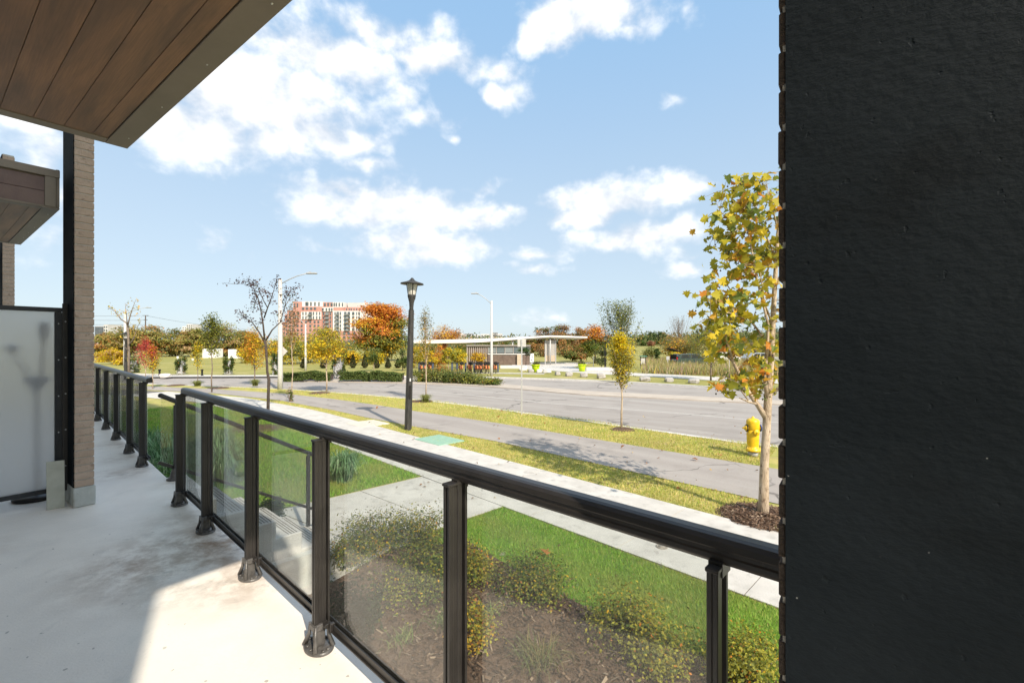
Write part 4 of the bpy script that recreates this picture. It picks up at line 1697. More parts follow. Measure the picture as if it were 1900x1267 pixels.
# --- ornamental grasses and bushes by the stairs
GRN = [((.16, .30, .13), 4), ((.25, .40, .20), 3), ((.10, .20, .07), 3), ((.38, .48, .28), 1.4)]
for i, (x, y, r, h, lab) in enumerate(((-5.55, 7.3, .62, .85, 'large green fountain grass clump nearest the stair handrail'), (-6.3, 8.3, .65, .9, 'large green fountain grass clump behind the first by the railing gap'), (-5.3, 8.3, .6, .8, 'green fountain grass clump between walkway and lawn behind the stairs'),
                                       (-7.2, 8.9, .6, .9, 'green fountain grass clump farthest along the railing'), (-6.2, 9.5, .5, .8, 'fountain grass clump farthest out on the lawn behind the others'), (-3.25, 8.75, .40, .52, 'round green grass tuft at the far edge of the walkway'))):
    fountain_grass(lab, (x, y, G0), r, h, 620, GRN, 80 + i, 'fountain grasses by the stairs', .018)
for i, (x, y, w_, h, lab) in enumerate(((-4.55, 5.85, .32, 1.0, 'low dark green bush at the deck edge beside the handrail foot'), (-5.15, 6.45, .4, 1.0, 'low dark green bush at the deck edge near the far railing end'))):
    bush('evergreen_bush', lab, (x, y, G0), w_, h, [((.07, .15, .03), 4), ((.13, .24, .05), 3)], 1600, .045, 90 + i, 'dark evergreen bushes by the deck', nb=12)
x, y = -7.4, 10.2
bush('evergreen_bush', 'yellowish shrub on the lawn beyond the fountain grass', (x, y, G0), .5, .7, SH2, 900, .06, 95, None, nb=10)


# --- the plane tree by the column: trunk, limbs, each large leaf on its own
def plane_leaf(name, mat, fold=.15):
    """five lobed leaf"""
    pts = [(0, -.5), (.10, -.30), (.42, -.34), (.30, -.12), (.56, .10), (.27, .13), (.24, .30), (0, .58), (-.24, .30), (-.27, .13), (-.56, .10), (-.30, -.12), (-.42, -.34), (-.10, -.30)]
    vs = [(0, -.05, 0)] + [(x, y, abs(x) * fold - abs(y) * .1) for x, y in pts]
    fs = [(0, i, i % len(pts) + 1) for i in range(1, len(pts) + 1)]
    me = bpy.data.meshes.new(name)
    me.from_pydata(vs, [], fs)
    a = me.attributes.new('tint', 'FLOAT_COLOR', 'POINT')
    c = np.ones((len(vs), 4), np.float32)
    c[:, :3] = mat
    a.data.foreach_set('color', c.ravel())
    me.materials.append(M['leaf'])
    return me, vs, fs


pb_ = gp(1415, 958)
ptree = thing('plane_tree', 'tall young plane tree with yellow and orange lobed leaves beside the black column', 'tree', (pb_[0], pb_[1], G0))
D_ = pb_[1]


def pl(px, py, dy=0):
    v = at(px, py, D_ + dy)
    return v - Vector((pb_[0], pb_[1], G0))


limbs = [[(1415, 962, 0, .092), (1417, 930, 0, .074), (1418, 870, 0, .064), (1422, 800, 0, .059), (1425, 740, 0, .058), (1431, 660, 0, .045), (1436, 560, 0, .036), (1442, 450, 0, .026), (1452, 340, 0, .016), (1458, 250, .1, .006)],
         [(1421, 775, 0, .045), (1405, 750, -.05, .036), (1385, 722, -.1, .03), (1362, 675, -.15, .024), (1350, 640, -.2, .018), (1345, 600, -.2, .013), (1328, 560, -.25, .007)],
         [(1425, 745, 0, .035), (1418, 700, -.1, .028), (1424, 640, -.15, .024), (1425, 600, -.2, .02), (1405, 520, -.25, .015), (1392, 450, -.25, .011), (1378, 390, -.3, .006)],
         [(1426, 735, .05, .03), (1452, 715, .1, .024), (1480, 660, .15, .016), (1500, 600, .2, .008)],
         [(1362, 675, -.15, .014), (1340, 650, -.1, .01), (1322, 620, -.1, .006)],
         [(1432, 650, 0, .024), (1408, 615, .15, .018), (1382, 580, .2, .014), (1350, 530, .25, .008)],
         [(1405, 750, -.05, .02), (1388, 745, -.2, .014), (1372, 738, -.3, .008)],
         [(1388, 742, -.2, .012), (1366, 712, -.25, .009), (1345, 698, -.3, .005)],
         [(1405, 520, -.2, .012), (1380, 480, -.1, .009), (1352, 445, 0, .006), (1325, 440, 0, .004)],
         [(1440, 480, 0, .018), (1418, 430, .1, .013), (1402, 380, .15, .009), (1376, 345, .15, .004)],
         [(1444, 430, 0, .016), (1432, 380, -.1, .011), (1424, 350, -.1, .005)],
         [(1400, 560, .1, .012), (1372, 545, .2, .009), (1340, 548, .25, .006), (1308, 560, .2, .003)],
         [(1392, 450, -.25, .009), (1362, 420, -.2, .006), (1335, 390, -.2, .004)],
         [(1438, 530, 0, .018), (1470, 470, .1, .012), (1490, 400, .1, .006)],
         [(1378, 590, -.2, .010), (1352, 580, -.35, .007), (1318, 590, -.4, .004)],
         [(1432, 600, .0, .016), (1418, 560, -.2, .012), (1410, 500, -.3, .007)]]
mb = MB()
twig = []
for L in limbs:
    pts = [pl(a, b, c) for a, b, c, r in L]
    mb.tube(pts, [q[3] for q in L], 10 if L is limbs[0] else 6)
    for i in range(len(pts) - 1):
        for q in np.linspace(0, 1, 6):
            twig.append((pts[i].lerp(pts[i + 1], q), L[i][1]))
rs = np.random.default_rng(5)
# fine twigs
leafpos = []
blobs = [(1385, 350, 50, 30, 75), (1365, 400, 50, 40, 130), (1410, 400, 45, 45, 110), (1345, 455, 40, 40, 90), (1390, 470, 50, 45, 130), (1425, 470, 30, 60, 90), (1350, 510, 45, 30, 70), (1405, 545, 45, 40, 70),
         (1330, 560, 36, 30, 80), (1365, 585, 50, 30, 90), (1318, 600, 34, 34, 70), (1345, 640, 40, 36, 80), (1385, 640, 40, 40, 70), (1400, 690, 40, 30, 70), (1370, 710, 36, 18, 40), (1345, 716, 24, 16, 30), (1410, 725, 24, 18, 24),
         (1470, 420, 40, 90, 90), (1475, 560, 40, 90, 90), (1470, 680, 40, 40, 40), (1455, 330, 14, 30, 8), (1395, 335, 25, 12, 20), (1440, 640, 20, 60, 40)]
for (px, py, rx, ry, n) in blobs:
    for i in range(n):
        x_, y_ = rs.normal(0, .55, 2)
        leafpos.append(pl(px + x_ * rx, py + y_ * ry, rs.normal(-.1, .28)))
leafpos = [p for p in leafpos if rs.random() < .74]
for i_, p in enumerate(leafpos):
    q = min(twig, key=lambda t: (t[0] - p).length)[0]
    leafpos[i_] = p.lerp(q, rs.uniform(.0, .30))
for p in leafpos[::3]:
    q = min(twig, key=lambda t: (t[0] - p).length)[0]
    mb.tube([q, q.lerp(p, .6) + Vector((0, 0, .03)), p], [.004, .003, .002], 4, False)
mb.build('trunk', 'bark_pale', ptree)
LC = [((.34, .33, .04), 5), ((.48, .41, .04), 4.5), ((.64, .49, .035), 3.4), ((.60, .34, .04), 1.5), ((.60, .24, .04), .7), ((.17, .22, .05), 3), ((.40, .24, .06), .8)]
lm = [plane_leaf('leaf', c, f) for c, f in [(q[0], .12 + .08 * i) for i, q in enumerate(LC)]]
wts = np.array([q[1] for q in LC])
wts = wts / wts.sum()
vis = [p for p in leafpos if (p + ptree.location).x / (p + ptree.location).y * F + CX < 1452]
hid = [p for p in leafpos if (p + ptree.location).x / (p + ptree.location).y * F + CX >= 1452]
rs.shuffle(vis)
rest = list(vis[300:]) + hid


def rnd_rot():
    return Vector((rs.normal(0, .9), rs.normal(0, .9), rs.uniform(0, 6.28)))


from mathutils import Euler
for p in vis[:300]:
    k = rs.choice(len(LC), p=wts)
    o = bpy.data.objects.new('leaf', lm[k][0])
    col.objects.link(o)
    o.parent = ptree
    o.location = Vector(p)
    o.rotation_euler = rnd_rot()
    s_ = rs.uniform(.085, .19)
    o.scale = (s_, s_, s_)
V, Fc, Tn, off = [], [], [], 0
base_v, base_f = np.array(lm[0][1]), np.array(lm[0][2])
for p in rest:
    k = rs.choice(len(LC), p=wts)
    mt = np.array(Euler(rnd_rot()).to_matrix())
    s_ = rs.uniform(.08, .17)
    V.append(np.array(lm[k][1]) @ mt.T * s_ + np.array(p))
    Fc.append(base_f + off)
    Tn.append(np.tile(np.array(LC[k][0]) * rs.uniform(.75, 1.25), (len(base_v), 1)))
    off += len(base_v)
np_mesh('foliage', np.concatenate(V), np.concatenate(Fc), 'leaf', np.concatenate(Tn), ptree, 'stuff')
mb = MB()
for p in leafpos[::9]:
    c = Vector(p) + Vector((rs.normal(0, .05), rs.normal(0, .05), -.1))
    mb.lathe([(.002, -.014), (.011, -.008), (.014, 0), (.011, .008), (.002, .014)], c, n=6)
    mb.tube([c, c + Vector((0, 0, .09))], .0015, 3, False)
o = mb.build('seed_balls', 'bark_dark', ptree)
o['kind'] = 'stuff'

# --- street trees on the verges
YG = [(YEL, 4), (GOLD, 2), (G_YEL, 2.5)]
tree_px('street_tree', 'small bright yellow tree on the verge left of the hydrant', 1153, 14.15, 606, 730, 27, [(G_YEL, 4), (YEL, 2), (G_OLIVE, 2)], 5200, .058, style='flame', bark='bark_pale', tr=.035, seed=1, top_pal=[((.80, .58, .02), 6), (YEL, 2), (G_YEL, 1)], nb=46, sig=.075)
tree_px('street_tree', 'thin upright tree with sparse leaves just right of the tall black lamp', 790, 21.9, 560, 690, 15, [(G_OLIVE, 3), (GOLD, 1), (BROWN, 1.5), (G_LIGHT, 1.5)], 1500, .07, style='flame', bark='bark_pale', tr=.035, seed=2, nb=22, sig=.09)
tree_px('street_tree', 'yellow tree with orange low branches standing right of the diamond sign', 606, 25.7, 606, 674, 34, YG, 4200, .10, style='round', bark='bark_pale', tr=.045, seed=3, nb=34, top_pal=[(G_YEL, 4), (YEL, 4), (G_OLIVE, 2)], sig=.24)
tree_px('street_tree', 'thin tall tree with rusty top behind the grey street light pole', 541, 20.9, 556, 660, 15, [(RUST, 2), (G_OLIVE, 3), (BROWN, 2)], 900, .075, style='flame', bark='bark_pale', tr=.03, seed=4, nb=18, sig=.11)
tree_px('street_tree', 'yellow and orange tree on the verge left of the dark leaved crab apple', 472, 30, 606, 690, 22, [(YEL, 3), (GOLD, 3), (ORANGE, 2), (G_YEL, 2)], 3000, .10, style='flame', bark='bark', tr=.045, seed=5, nb=34, sig=.17)
tree_px('street_tree', 'green spired tree with red lower twigs behind the railing corner', 393, 25, 578, 668, 18, [(G_OLIVE, 4), (G_MID, 3), (G_YEL, 2)], 2400, .10, style='flame', bark='bark', tr=.04, seed=6, nb=28, sig=.14)
tree_px('street_tree', 'very small yellow sapling before the vine pillar', 366, 31, 632, 690, 9, [(YEL, 4), (G_YEL, 3)], 600, .10, style='flame', bark='bark', tr=.025, seed=7, nb=12, sig=.12)
tree_px('street_tree', 'orange and yellow flame shaped sapling beyond the far railing end', 283, 27, 632, 700, 11, [(YEL, 3), (G_YEL, 3), (GOLD, 2)], 1500, .085, style='flame', bark='bark_pale', tr=.03, seed=8, nb=24, top_pal=[(ORANGE, 3), (PINKRED, 2), (YEL, 1)], sig=.09)
tree_px('street_tree', 'bright red flame shaped sapling beside the second black lamp', 270, 36, 622, 690, 17, [(PINKRED, 4), (RED, 3), ((.62, .25, .2), 1)], 1600, .10, style='flame', bark='bark_pale', tr=.03, seed=9, nb=22, sig=.12)
tree_px('street_tree', 'pale green tree on the far verge behind the plane tree', 1319, 33, 590, 682, 44, [(G_LIGHT, 3), (G_YEL, 3), (G_OLIVE, 3), (GOLD, .7)], 4200, .11, style='flame', bark='bark', tr=.07, seed=10, nb=40, sig=.27)


# dark leaved crab apple: limbs drawn out one by one
def drawn_tree(name, label, px, py, limbs, bark, leafn, pal, size, sigma, seed, cat='tree'):
    b = gp(px, py)
    root = thing(name, label, cat, (b[0], b[1], G0))
    rr_ = np.random.default_rng(seed)
    o = Vector((b[0], b[1], G0))
    mb = MB()
    pts_l = []
    for L in limbs:
        dy = rr_.normal(0, .15)
        pts = [at(a, c, b[1] + dy * min(1, i * .4)) - o for i, (a, c, r) in enumerate(L)]
        mb.tube(pts, [q[2] for q in L], 7)
        if L is not limbs[0]:
            for i in range(len(pts) - 1):
                for q in np.linspace(0, 1, 8):
                    pts_l.append((pts[i].lerp(pts[i + 1], q), (i + q) / (len(pts) - 1)))
    # side twigs
    tips = []
    for (p, f) in pts_l[::2]:
        if f > .3:
            e = p + Vector((rr_.normal(0, .22), rr_.normal(0, .22), abs(rr_.normal(.1, .15))))
            mb.tube([p, e], [.007, .003], 4, False)
            tips += [p.lerp(e, q) for q in (.4, .7, 1)]
    mb.build('trunk', bark, root)
    if leafn:
        ids = rr_.integers(0, len(tips), leafn)
        g_ = np.array([tuple(tips[i]) for i in ids]) + rr_.normal(size=(leafn, 3)) * sigma
        t = pick(rr_, pal, leafn) * rr_.uniform(.6, 1.4, (leafn, 1))
        v, f, t = leaf_arrays(rr_, g_, size, t)
        np_mesh('crown', v, f, 'leaf', t, root)
    return root


drawn_tree('crab_apple_tree', 'dark sparse crab apple tree with forked trunk in front of the grey pole', 497, 772,
           [[(497, 775, .058), (498, 730, .05), (499, 705, .055), (496, 690, .042), (494, 650, .042), (492, 632, .045)],
            [(492, 636, .032), (480, 615, .026), (468, 598, .018), (455, 590, .010), (446, 587, .004)],
            [(491, 630, .034), (488, 600, .028), (484, 575, .022), (478, 550, .016), (470, 535, .01), (456, 527, .006), (434, 527, .003)],
            [(490, 590, .026), (497, 570, .020), (504, 552, .015), (510, 532, .009), (514, 522, .004)],
            [(493, 632, .032), (505, 612, .024), (520, 598, .018), (528, 570, .012), (533, 548, .009), (542, 536, .004)],
            [(497, 572, .018), (488, 556, .014), (481, 540, .01), (476, 524, .004)],
            [(478, 550, .012), (474, 560, .008), (470, 578, .005)],
            [(528, 570, .01), (536, 556, .007), (548, 545, .003)]],
           'bark_dark', 750, [(PURPLE, 6), ((.14, .07, .05), 2), (G_OLIVE, .3)], .075, .07, 31)
drawn_tree('bare_tree', 'leafless young tree rising behind the second black lamp', 239, 705,
           [[(239, 705, .09), (239, 660, .08), (238, 620, .07), (236, 600, .06)],
            [(236, 600, .05), (224, 592, .035), (214, 578, .025), (200, 570, .010)],
            [(237, 604, .05), (241, 588, .035), (246, 572, .022), (252, 556, .008)],
            [(239, 640, .04), (248, 628, .03), (256, 605, .015), (262, 595, .006)],
            [(236, 600, .03), (234, 580, .02), (232, 562, .008)],
            [(239, 650, .03), (226, 640, .02), (214, 632, .008)]],
           'bark', 160, [(GOLD, 3), (G_YEL, 2)], .12, .1, 32)

# --- background trees, left to right
MAP_L = [((.30, .29, .075), 5), ((.42, .32, .10), 3.5), ((.50, .24, .07), 2.0), ((.18, .21, .055), 3), ((.40, .27, .14), 1.4)]
row = [(202, 98, 616, 26), (240, 96, 601, 34), (287, 99, 603, 37), (330, 104, 610, 30), (362, 98, 608, 26), (418, 102, 600, 40), (452, 108, 614, 24)]
words = ['first broad olive maple of the park row, beside the brick column', 'second broad olive maple of the park row, behind the second black lamp', 'third broad olive maple of the park row, above the red sapling',
         'fourth rusty maple of the park row, below the distant tower', 'fifth rusty olive maple of the park row, left of the spired tree', 'sixth and broadest olive maple of the park row, above the white block', 'last small maple of the park row, behind the crab apple']
for i, (px, d, top, hw) in enumerate(row):
    tree_px('maple_tree', words[i], px, d, top, 660, hw, MAP_L, 6500, .36, style='round', bark='bark_dark', tr=.28, seed=50 + i, group='maples in a row across the park', nb=46, sig=hw / F * d * .17, squash=.7)
for i, (px, d, top, hw, lab) in enumerate(((190, 70, 650, 16, 'pale yellow shrub beside the brick column, far across the road'), (207, 62, 644, 18, 'tall yellow shrub left of the second black lamp'), (222, 60, 652, 13, 'orange yellow shrub at the foot of the second black lamp'))):
    tree_px('yellow_shrub', lab, px, d, top, 679, hw, [(YEL, 3), (GOLD, 3), ((.45, .3, .12), 2)], 1400, .22, seed=70 + i, nb=14, tr=.05, cat='shrub')
tree_px('maple_tree', 'large maple with orange top and green skirts left of the tall black lamp', 706, 75, 552, 684, 50, [(G_OLIVE, 4), (G_YEL, 3.5), (G_MID, 2.5), (GOLD, 1.5)], 19000, .34, seed=80, bark='bark_dark', tr=.3, nb=90, top_pal=[(ORANGE, 6), (GOLD, 1.5), ((.55, .2, .06), 3)], sig=.85, squash=.75)
YGT = [(G_YEL, 4), (YEL, 2.5), (G_OLIVE, 3), (G_LIGHT, 2)]
for i, (px, d, top, hw, low_, lab) in enumerate(((540, 62, 612, 26, 684, 'yellow green park tree behind the diamond sign'), (572, 66, 616, 24, 684, 'pale green park tree behind the far lamp pole'), (598, 70, 614, 26, 684, 'golden park tree left of the apartment block base'), (628, 64, 648, 22, 684, 'low golden tree right of the yellow street tree'),
                                             (650, 60, 652, 16, 680, 'yellow tree behind the first small dark conifer'), (690, 62, 654, 18, 680, 'yellow tree behind the staked green tree'), (458, 66, 640, 16, 676, 'golden tree behind the crab apple trunk'), (515, 64, 628, 18, 682, 'golden green tree just left of the grey pole'))):
    tree_px('park_tree', lab, px, d, top, low_, hw, YGT if i in (0, 1) else YG, 2600, .22, seed=90 + i, bark='bark', tr=.08, nb=26, group='yellow park trees beyond the road')
tree_px('park_tree', 'small round green tree on a stake before the orange maple', 694, 44, 641, 676, 14, [(G_MID, 4), (G_OLIVE, 3), (G_LIGHT, 1)], 1800, .11, seed=110, bark='bark_pale', tr=.04, nb=20, sig=.2)
for i, px in enumerate((563, 600, 655, 677, 699, 720, 738)):
    lab = ['small dark conifer beneath the far lamp pole', 'small dark conifer beneath the golden tree', 'first small dark conifer behind the hedge', 'pointed brown conifer behind the hedge, under the orange maple', 'dark conifer hidden by the staked green tree', 'slim brown conifer left of the tall black lamp', 'slim dark conifer nearest the tall black lamp'][i]
    b = on_ground(px, 50)
    H = at(px, 657 if i in (2, 3) else 665, 50).z - b.z
    rng2 = np.random.default_rng(120 + i)
    root = thing('conifer', lab, 'conifer', b, 0, 'small conifers across the road')
    n = 900
    hh = rng2.uniform(.04, 1, n)
    an = rng2.uniform(0, 2 * math.pi, n)
    rr_ = .36 * np.clip(hh / .22, 0, 1) ** .6 * np.clip((1 - hh) / .78, 0, 1) ** .85 * np.sqrt(rng2.uniform(.3, 1, n)) + .02
    cen = np.stack([rr_ * np.cos(an), rr_ * np.sin(an), hh * H], 1)
    t = pick(rng2, [((.06, .06, .022), 3), ((.11, .075, .035), 2), ((.055, .085, .03), 3)], n) * rng2.uniform(.7, 1.3, (n, 1))
    v, f, t = leaf_arrays(rng2, cen, .13, t, out=cen - np.array([0, 0, H * .3]))
    np_mesh('crown', v, f, 'leaf', t, root)
    mb = MB()
    mb.tube([(0, 0, -.05), (0, 0, H * .9)], [.05, .01], 6)
    mb.build('trunk', 'bark', root)
tree_px('park_tree', 'dark green columnar tree right behind the tall black lamp', 747, 45, 645, 690, 9, [(G_MID, 4), (G_DARK, 3), (G_OLIVE, 2)], 1600, .13, seed=130, bark='bark', tr=.06, nb=20, sig=.2)
tree_px('maple_tree', 'rounded orange tree peeping above the left end of the shelter roof', 828, 85, 606, 640, 24, [(ORANGE, 2), (GOLD, 2), ((.45, .25, .14), 3)], 3000, .26, seed=140, bark='bark', tr=.14, nb=28)
for i, (px, d, top, hw, lo, pal, lab) in enumerate(((812, 52, 640, 20, 682, [(RUST, 3), (ORANGE, 3), (GOLD, 2)], 'rusty orange tree under the left end of the shelter roof'), (850, 50, 645, 15, 684, [(YEL, 3), (G_YEL, 3)], 'small yellow tree before the shelter hut'),
                                                    (832, 46, 645, 12, 676, [(G_YEL, 4), (G_OLIVE, 2), (YEL, 2)], 'thin yellow green tree behind the bicycles'), (797, 48, 650, 16, 682, [(YEL, 3), (GOLD, 2), (G_OLIVE, 2)], 'yellow tree close right of the thin upright tree'),
                                                    (888, 52, 653, 14, 672, [(GOLD, 4), (YEL, 2), (BROWN, 1)], 'golden brown tree against the shelter hut'), (770, 50, 640, 15, 682, [(G_YEL, 3), (GOLD, 2), (YEL, 2)], 'yellow tree just right of the tall black lamp'))):
    tree_px('park_tree', lab, px, d, top, lo, hw, pal, 1900, .16, seed=150 + i, bark='bark_pale', tr=.06, nb=22, sig=hw / F * d * .24)
tree_px('pine_tree', 'small leaning dark pine at the right end of the shelter hut', 976, 50, 645, 660, 12, [(G_DARK, 4), (G_MID, 2)], 900, .14, seed=160, bark='bark_dark', tr=.06, nb=12, squash=.6)
RG = [((.5, .25, .09), 3), ((.38, .23, .09), 3), (G_OLIVE, 3), (G_MID, 2), (BROWN, 2)]
for i, (px, top, hw, lab) in enumerate(((1008, 605, 21, 'rusty tree behind the shelter roof, first of three'), (1042, 600, 23, 'tallest rusty tree behind the shelter roof, above the grey kiosk'), (1070, 606, 19, 'rusty green tree behind the shelter roof, third of three'), (985, 625, 16, 'low dark tree behind the shelter roof right of the hut'))):
    tree_px('park_tree', lab, px, 110, top, 655, hw, RG, 4200, .34, seed=170 + i, bark='bark_dark', tr=.22, nb=34, sig=hw / F * 110 * .2, group='rusty trees behind the shelter')
for i, (px, top, hw) in enumerate(((862, 640, 18), (905, 634, 22), (945, 632, 22), (1010, 640, 20), (1050, 642, 20), (1085, 640, 18), (790, 640, 16), (1062, 655, 14), (1078, 657, 12))):
    lab = ['olive tree behind the hut left corner', 'green tree behind the hut roof under the canopy', 'green tree behind the hut under the canopy middle', 'brown tree behind the grey kiosk left side', 'brown green tree behind the grey kiosk right side', 'green tree left of the orange green maple', 'tree behind the left end of the canopy', 'low green shrub right of the grey kiosk', 'low brown shrub right of the grey kiosk'][i]
    d = 95 if i < 7 else 70
    tree_px('park_tree', lab, px, d, top, 664, hw, RG if i in (3, 4, 8) else [(G_OLIVE, 4), (G_MID, 3), (RUST, 1)], 1900, .3, seed=180 + i, bark='bark_dark', tr=.15, nb=20)
tree_px('maple_tree', 'orange and green maple before the right end of the shelter roof', 1104, 62, 598, 668, 25, [(G_OLIVE, 4), (G_MID, 3), (G_YEL, 2)], 4500, .22, seed=200, bark='bark_dark', tr=.16, nb=36, top_pal=[(ORANGE, 4), (GOLD, 2), (RUST, 2)], sig=.42)
tree_px('park_tree', 'tall loose green tree behind the bright yellow tree', 1150, 45, 558, 680, 44, [(G_OLIVE, 3), (G_LIGHT, 2), ((.09, .13, .04), 4), (G_YEL, 1.5)], 5200, .15, style='vase', seed=201, bark='bark', tr=.11, nb=44, sig=.24)
tree_px('park_tree', 'pale green shrubby tree right of the second lime planter', 1116, 47, 645, 688, 13, [(G_LIGHT, 3), (G_OLIVE, 3)], 1500, .14, seed=202, bark='bark', tr=.05, nb=16)
tree_px('maple_tree', 'tawny tree with bare grey top beyond the car', 1257, 80, 622, 660, 33, [(GOLD, 2), ((.36, .22, .07), 4), (ORANGE, 1.2), (G_OLIVE, 2)], 3600, .26, seed=203, bark='bark', tr=.16, nb=34)
tree_px('bare_tree', 'leafless grey crown rising above the tawny tree', 1259, 84, 584, 650, 26, [((.3, .25, .2), 1)], 350, .2, style='vase', seed=204, bark='bark', tr=.15, nb=46, sig=.3)
for i, (px, d, top, hw, lo, pal, lab) in enumerate(((1210, 210, 615, 10, 641, [(G_DARK, 3), (G_MID, 2)], 'dark tree on the far field edge, left of a pair'), (1226, 210, 614, 9, 641, [(G_DARK, 3), (G_MID, 2)], 'dark tree on the far field edge, right of a pair'), (1192, 200, 622, 14, 641, [(G_MID, 3), (G_DARK, 2)], 'green tree on the far field edge behind the tall loose tree'),
                                                    (1208, 150, 634, 5, 641, [((.35, .18, .1), 3)], 'small pink brown bush on the far field edge'), (1210, 75, 645, 17, 664, [(G_OLIVE, 3), (G_LIGHT, 1)], 'wide olive bush beside the notice board'), (1219, 66, 646, 5, 668, [(G_MID, 3), (G_DARK, 2)], 'small green conifer left of the car'),
                                                    (1252, 62, 652, 15, 676, [(YEL, 3), (G_YEL, 3), (GOLD, 2)], 'bright yellow shrub left of the car'), (1285, 75, 628, 18, 664, [(G_OLIVE, 3), ((.3, .22, .08), 2)], 'olive tree right of the tawny tree'), (1340, 95, 618, 24, 655, [(G_OLIVE, 3), (GOLD, 1)], 'olive tree behind the white stop flag'),
                                                    (1400, 100, 632, 24, 660, [((.3, .2, .13), 3), (G_OLIVE, 3)], 'brown shrub behind the plane tree trunk'), (1425, 90, 640, 20, 668, [(G_OLIVE, 3), (BROWN, 2)], 'olive shrub at the black column edge'), (1378, 80, 645, 18, 672, [(G_YEL, 3), (G_OLIVE, 2)], 'yellow green shrub behind the plane tree branches'))):
    tree_px('park_tree', lab, px, d, top, lo, hw, pal, 1500 if d < 150 else 1800, .2 if d < 150 else .6, seed=210 + i, bark='bark_dark', tr=.1, nb=18)

# --- hill and far woods
hill = MB()
vs, fs = [], []
for j in range(9):
    for i in range(25):
        x = 60 + i * 28
        y = 300 + j * 40
        e = math.sin(math.pi * i / 24) * math.sin(math.pi * j / 8)
        vs.append((x, y, gz(x, y) - 2 + 17 * e * (1 + .2 * math.sin(i * 1.3))))
for j in range(8):
    for i in range(24):
        fs.append((j * 25 + i, j * 25 + i + 1, (j + 1) * 25 + i + 1, (j + 1) * 25 + i))
hill.add(vs, fs, True)
structure('hill', hill, 'far_field')
hv = np.array(vs)
n = 26000
ii = rng.integers(0, len(hv), n)
cl = rng.integers(0, 900, n)
cc = hv[rng.integers(0, len(hv), 900)] + rng.normal(size=(900, 3)) * np.array([14, 14, 0])
cc[:, 2] += rng.uniform(1.0, 4.5, 900)
cen = cc[cl] + rng.normal(size=(n, 3)) * np.array([2.6, 2.6, 1.8])
ccol_ = pick(rng, [((.11, .15, .08), 5), ((.15, .18, .08), 4), ((.28, .21, .10), 1), ((.34, .21, .10), .6)], 900)
v, f, t = leaf_arrays(rng, cen, 1.3, ccol_[cl] * rng.uniform(.75, 1.25, (n, 1)))
np_mesh('hill_woods', v, f, 'leaf', t, None, 'stuff')
# woodland belt along the horizon
n = 42000
NC = 1500
px_ = rng.uniform(-100, 1600, NC)
dd = rng.uniform(180, 330, NC)
cx_ = (px_ - CX) / F * dd
topz = np.where(px_ < 480, 3.2, np.where(px_ < 960, 5.2, 4.2)) + rng.normal(0, .8, NC)
gzv = np.array([gz(a, b) for a, b in zip(cx_, dd)])
cl = rng.integers(0, NC, n)
cen = np.stack([cx_[cl], dd[cl], gzv[cl]], 1) + rng.normal(size=(n, 3)) * np.array([2.3, 2.3, .5])
cen[:, 2] = gzv[cl] + rng.uniform(0, 1, n) * (topz[cl] + 1.2)
pc = pick(rng, [((.11, .15, .06), 5), ((.17, .19, .07), 4), ((.32, .21, .10), 1.2), ((.38, .28, .09), .8)], NC)
v, f, t = leaf_arrays(rng, cen, 1.05, pc[cl] * rng.uniform(.75, 1.25, (n, 1)))
np_mesh('far_woods', v, f, 'leaf', t, None, 'stuff')

# --- hedges and island shrubs
def hedge(label, x0, x1, d, h, dep, pal, n, seed):
    rg = np.random.default_rng(seed)
    a, b = on_ground(x0, d), on_ground(x1, d)
    L = b.x - a.x
    root = thing('hedge', label, 'hedge', (a + b) / 2, 0, 'clipped hedges across the road')
    x = rg.uniform(-L / 2, L / 2, n)
    face = rg.random(n)
    y = np.where(face < .55, -dep / 2 + np.abs(rg.normal(0, .08, n)), rg.uniform(-dep / 2, dep / 2, n))
    z = np.where(face < .55, rg.uniform(0, 1, n) * h, h - np.abs(rg.normal(0, .07, n)))
    z += .07 * np.sin(x * 2.1 + seed) + .04 * np.sin(x * 5.3)
    t = pick(rg, pal, n) * rg.uniform(.6, 1.4, (n, 1))
    v, f, t = leaf_arrays(rg, np.stack([x, y, z], 1), .11, t, out=np.stack([x * 0, y, z], 1))
    np_mesh('foliage', v, f, 'leaf', t, root)
    mb = MB()
    mb.box((0, .04, h * .42), (L - .1, dep * .6, h * .78))
    mb.build('stems', 'bark_dark', root)
    return root


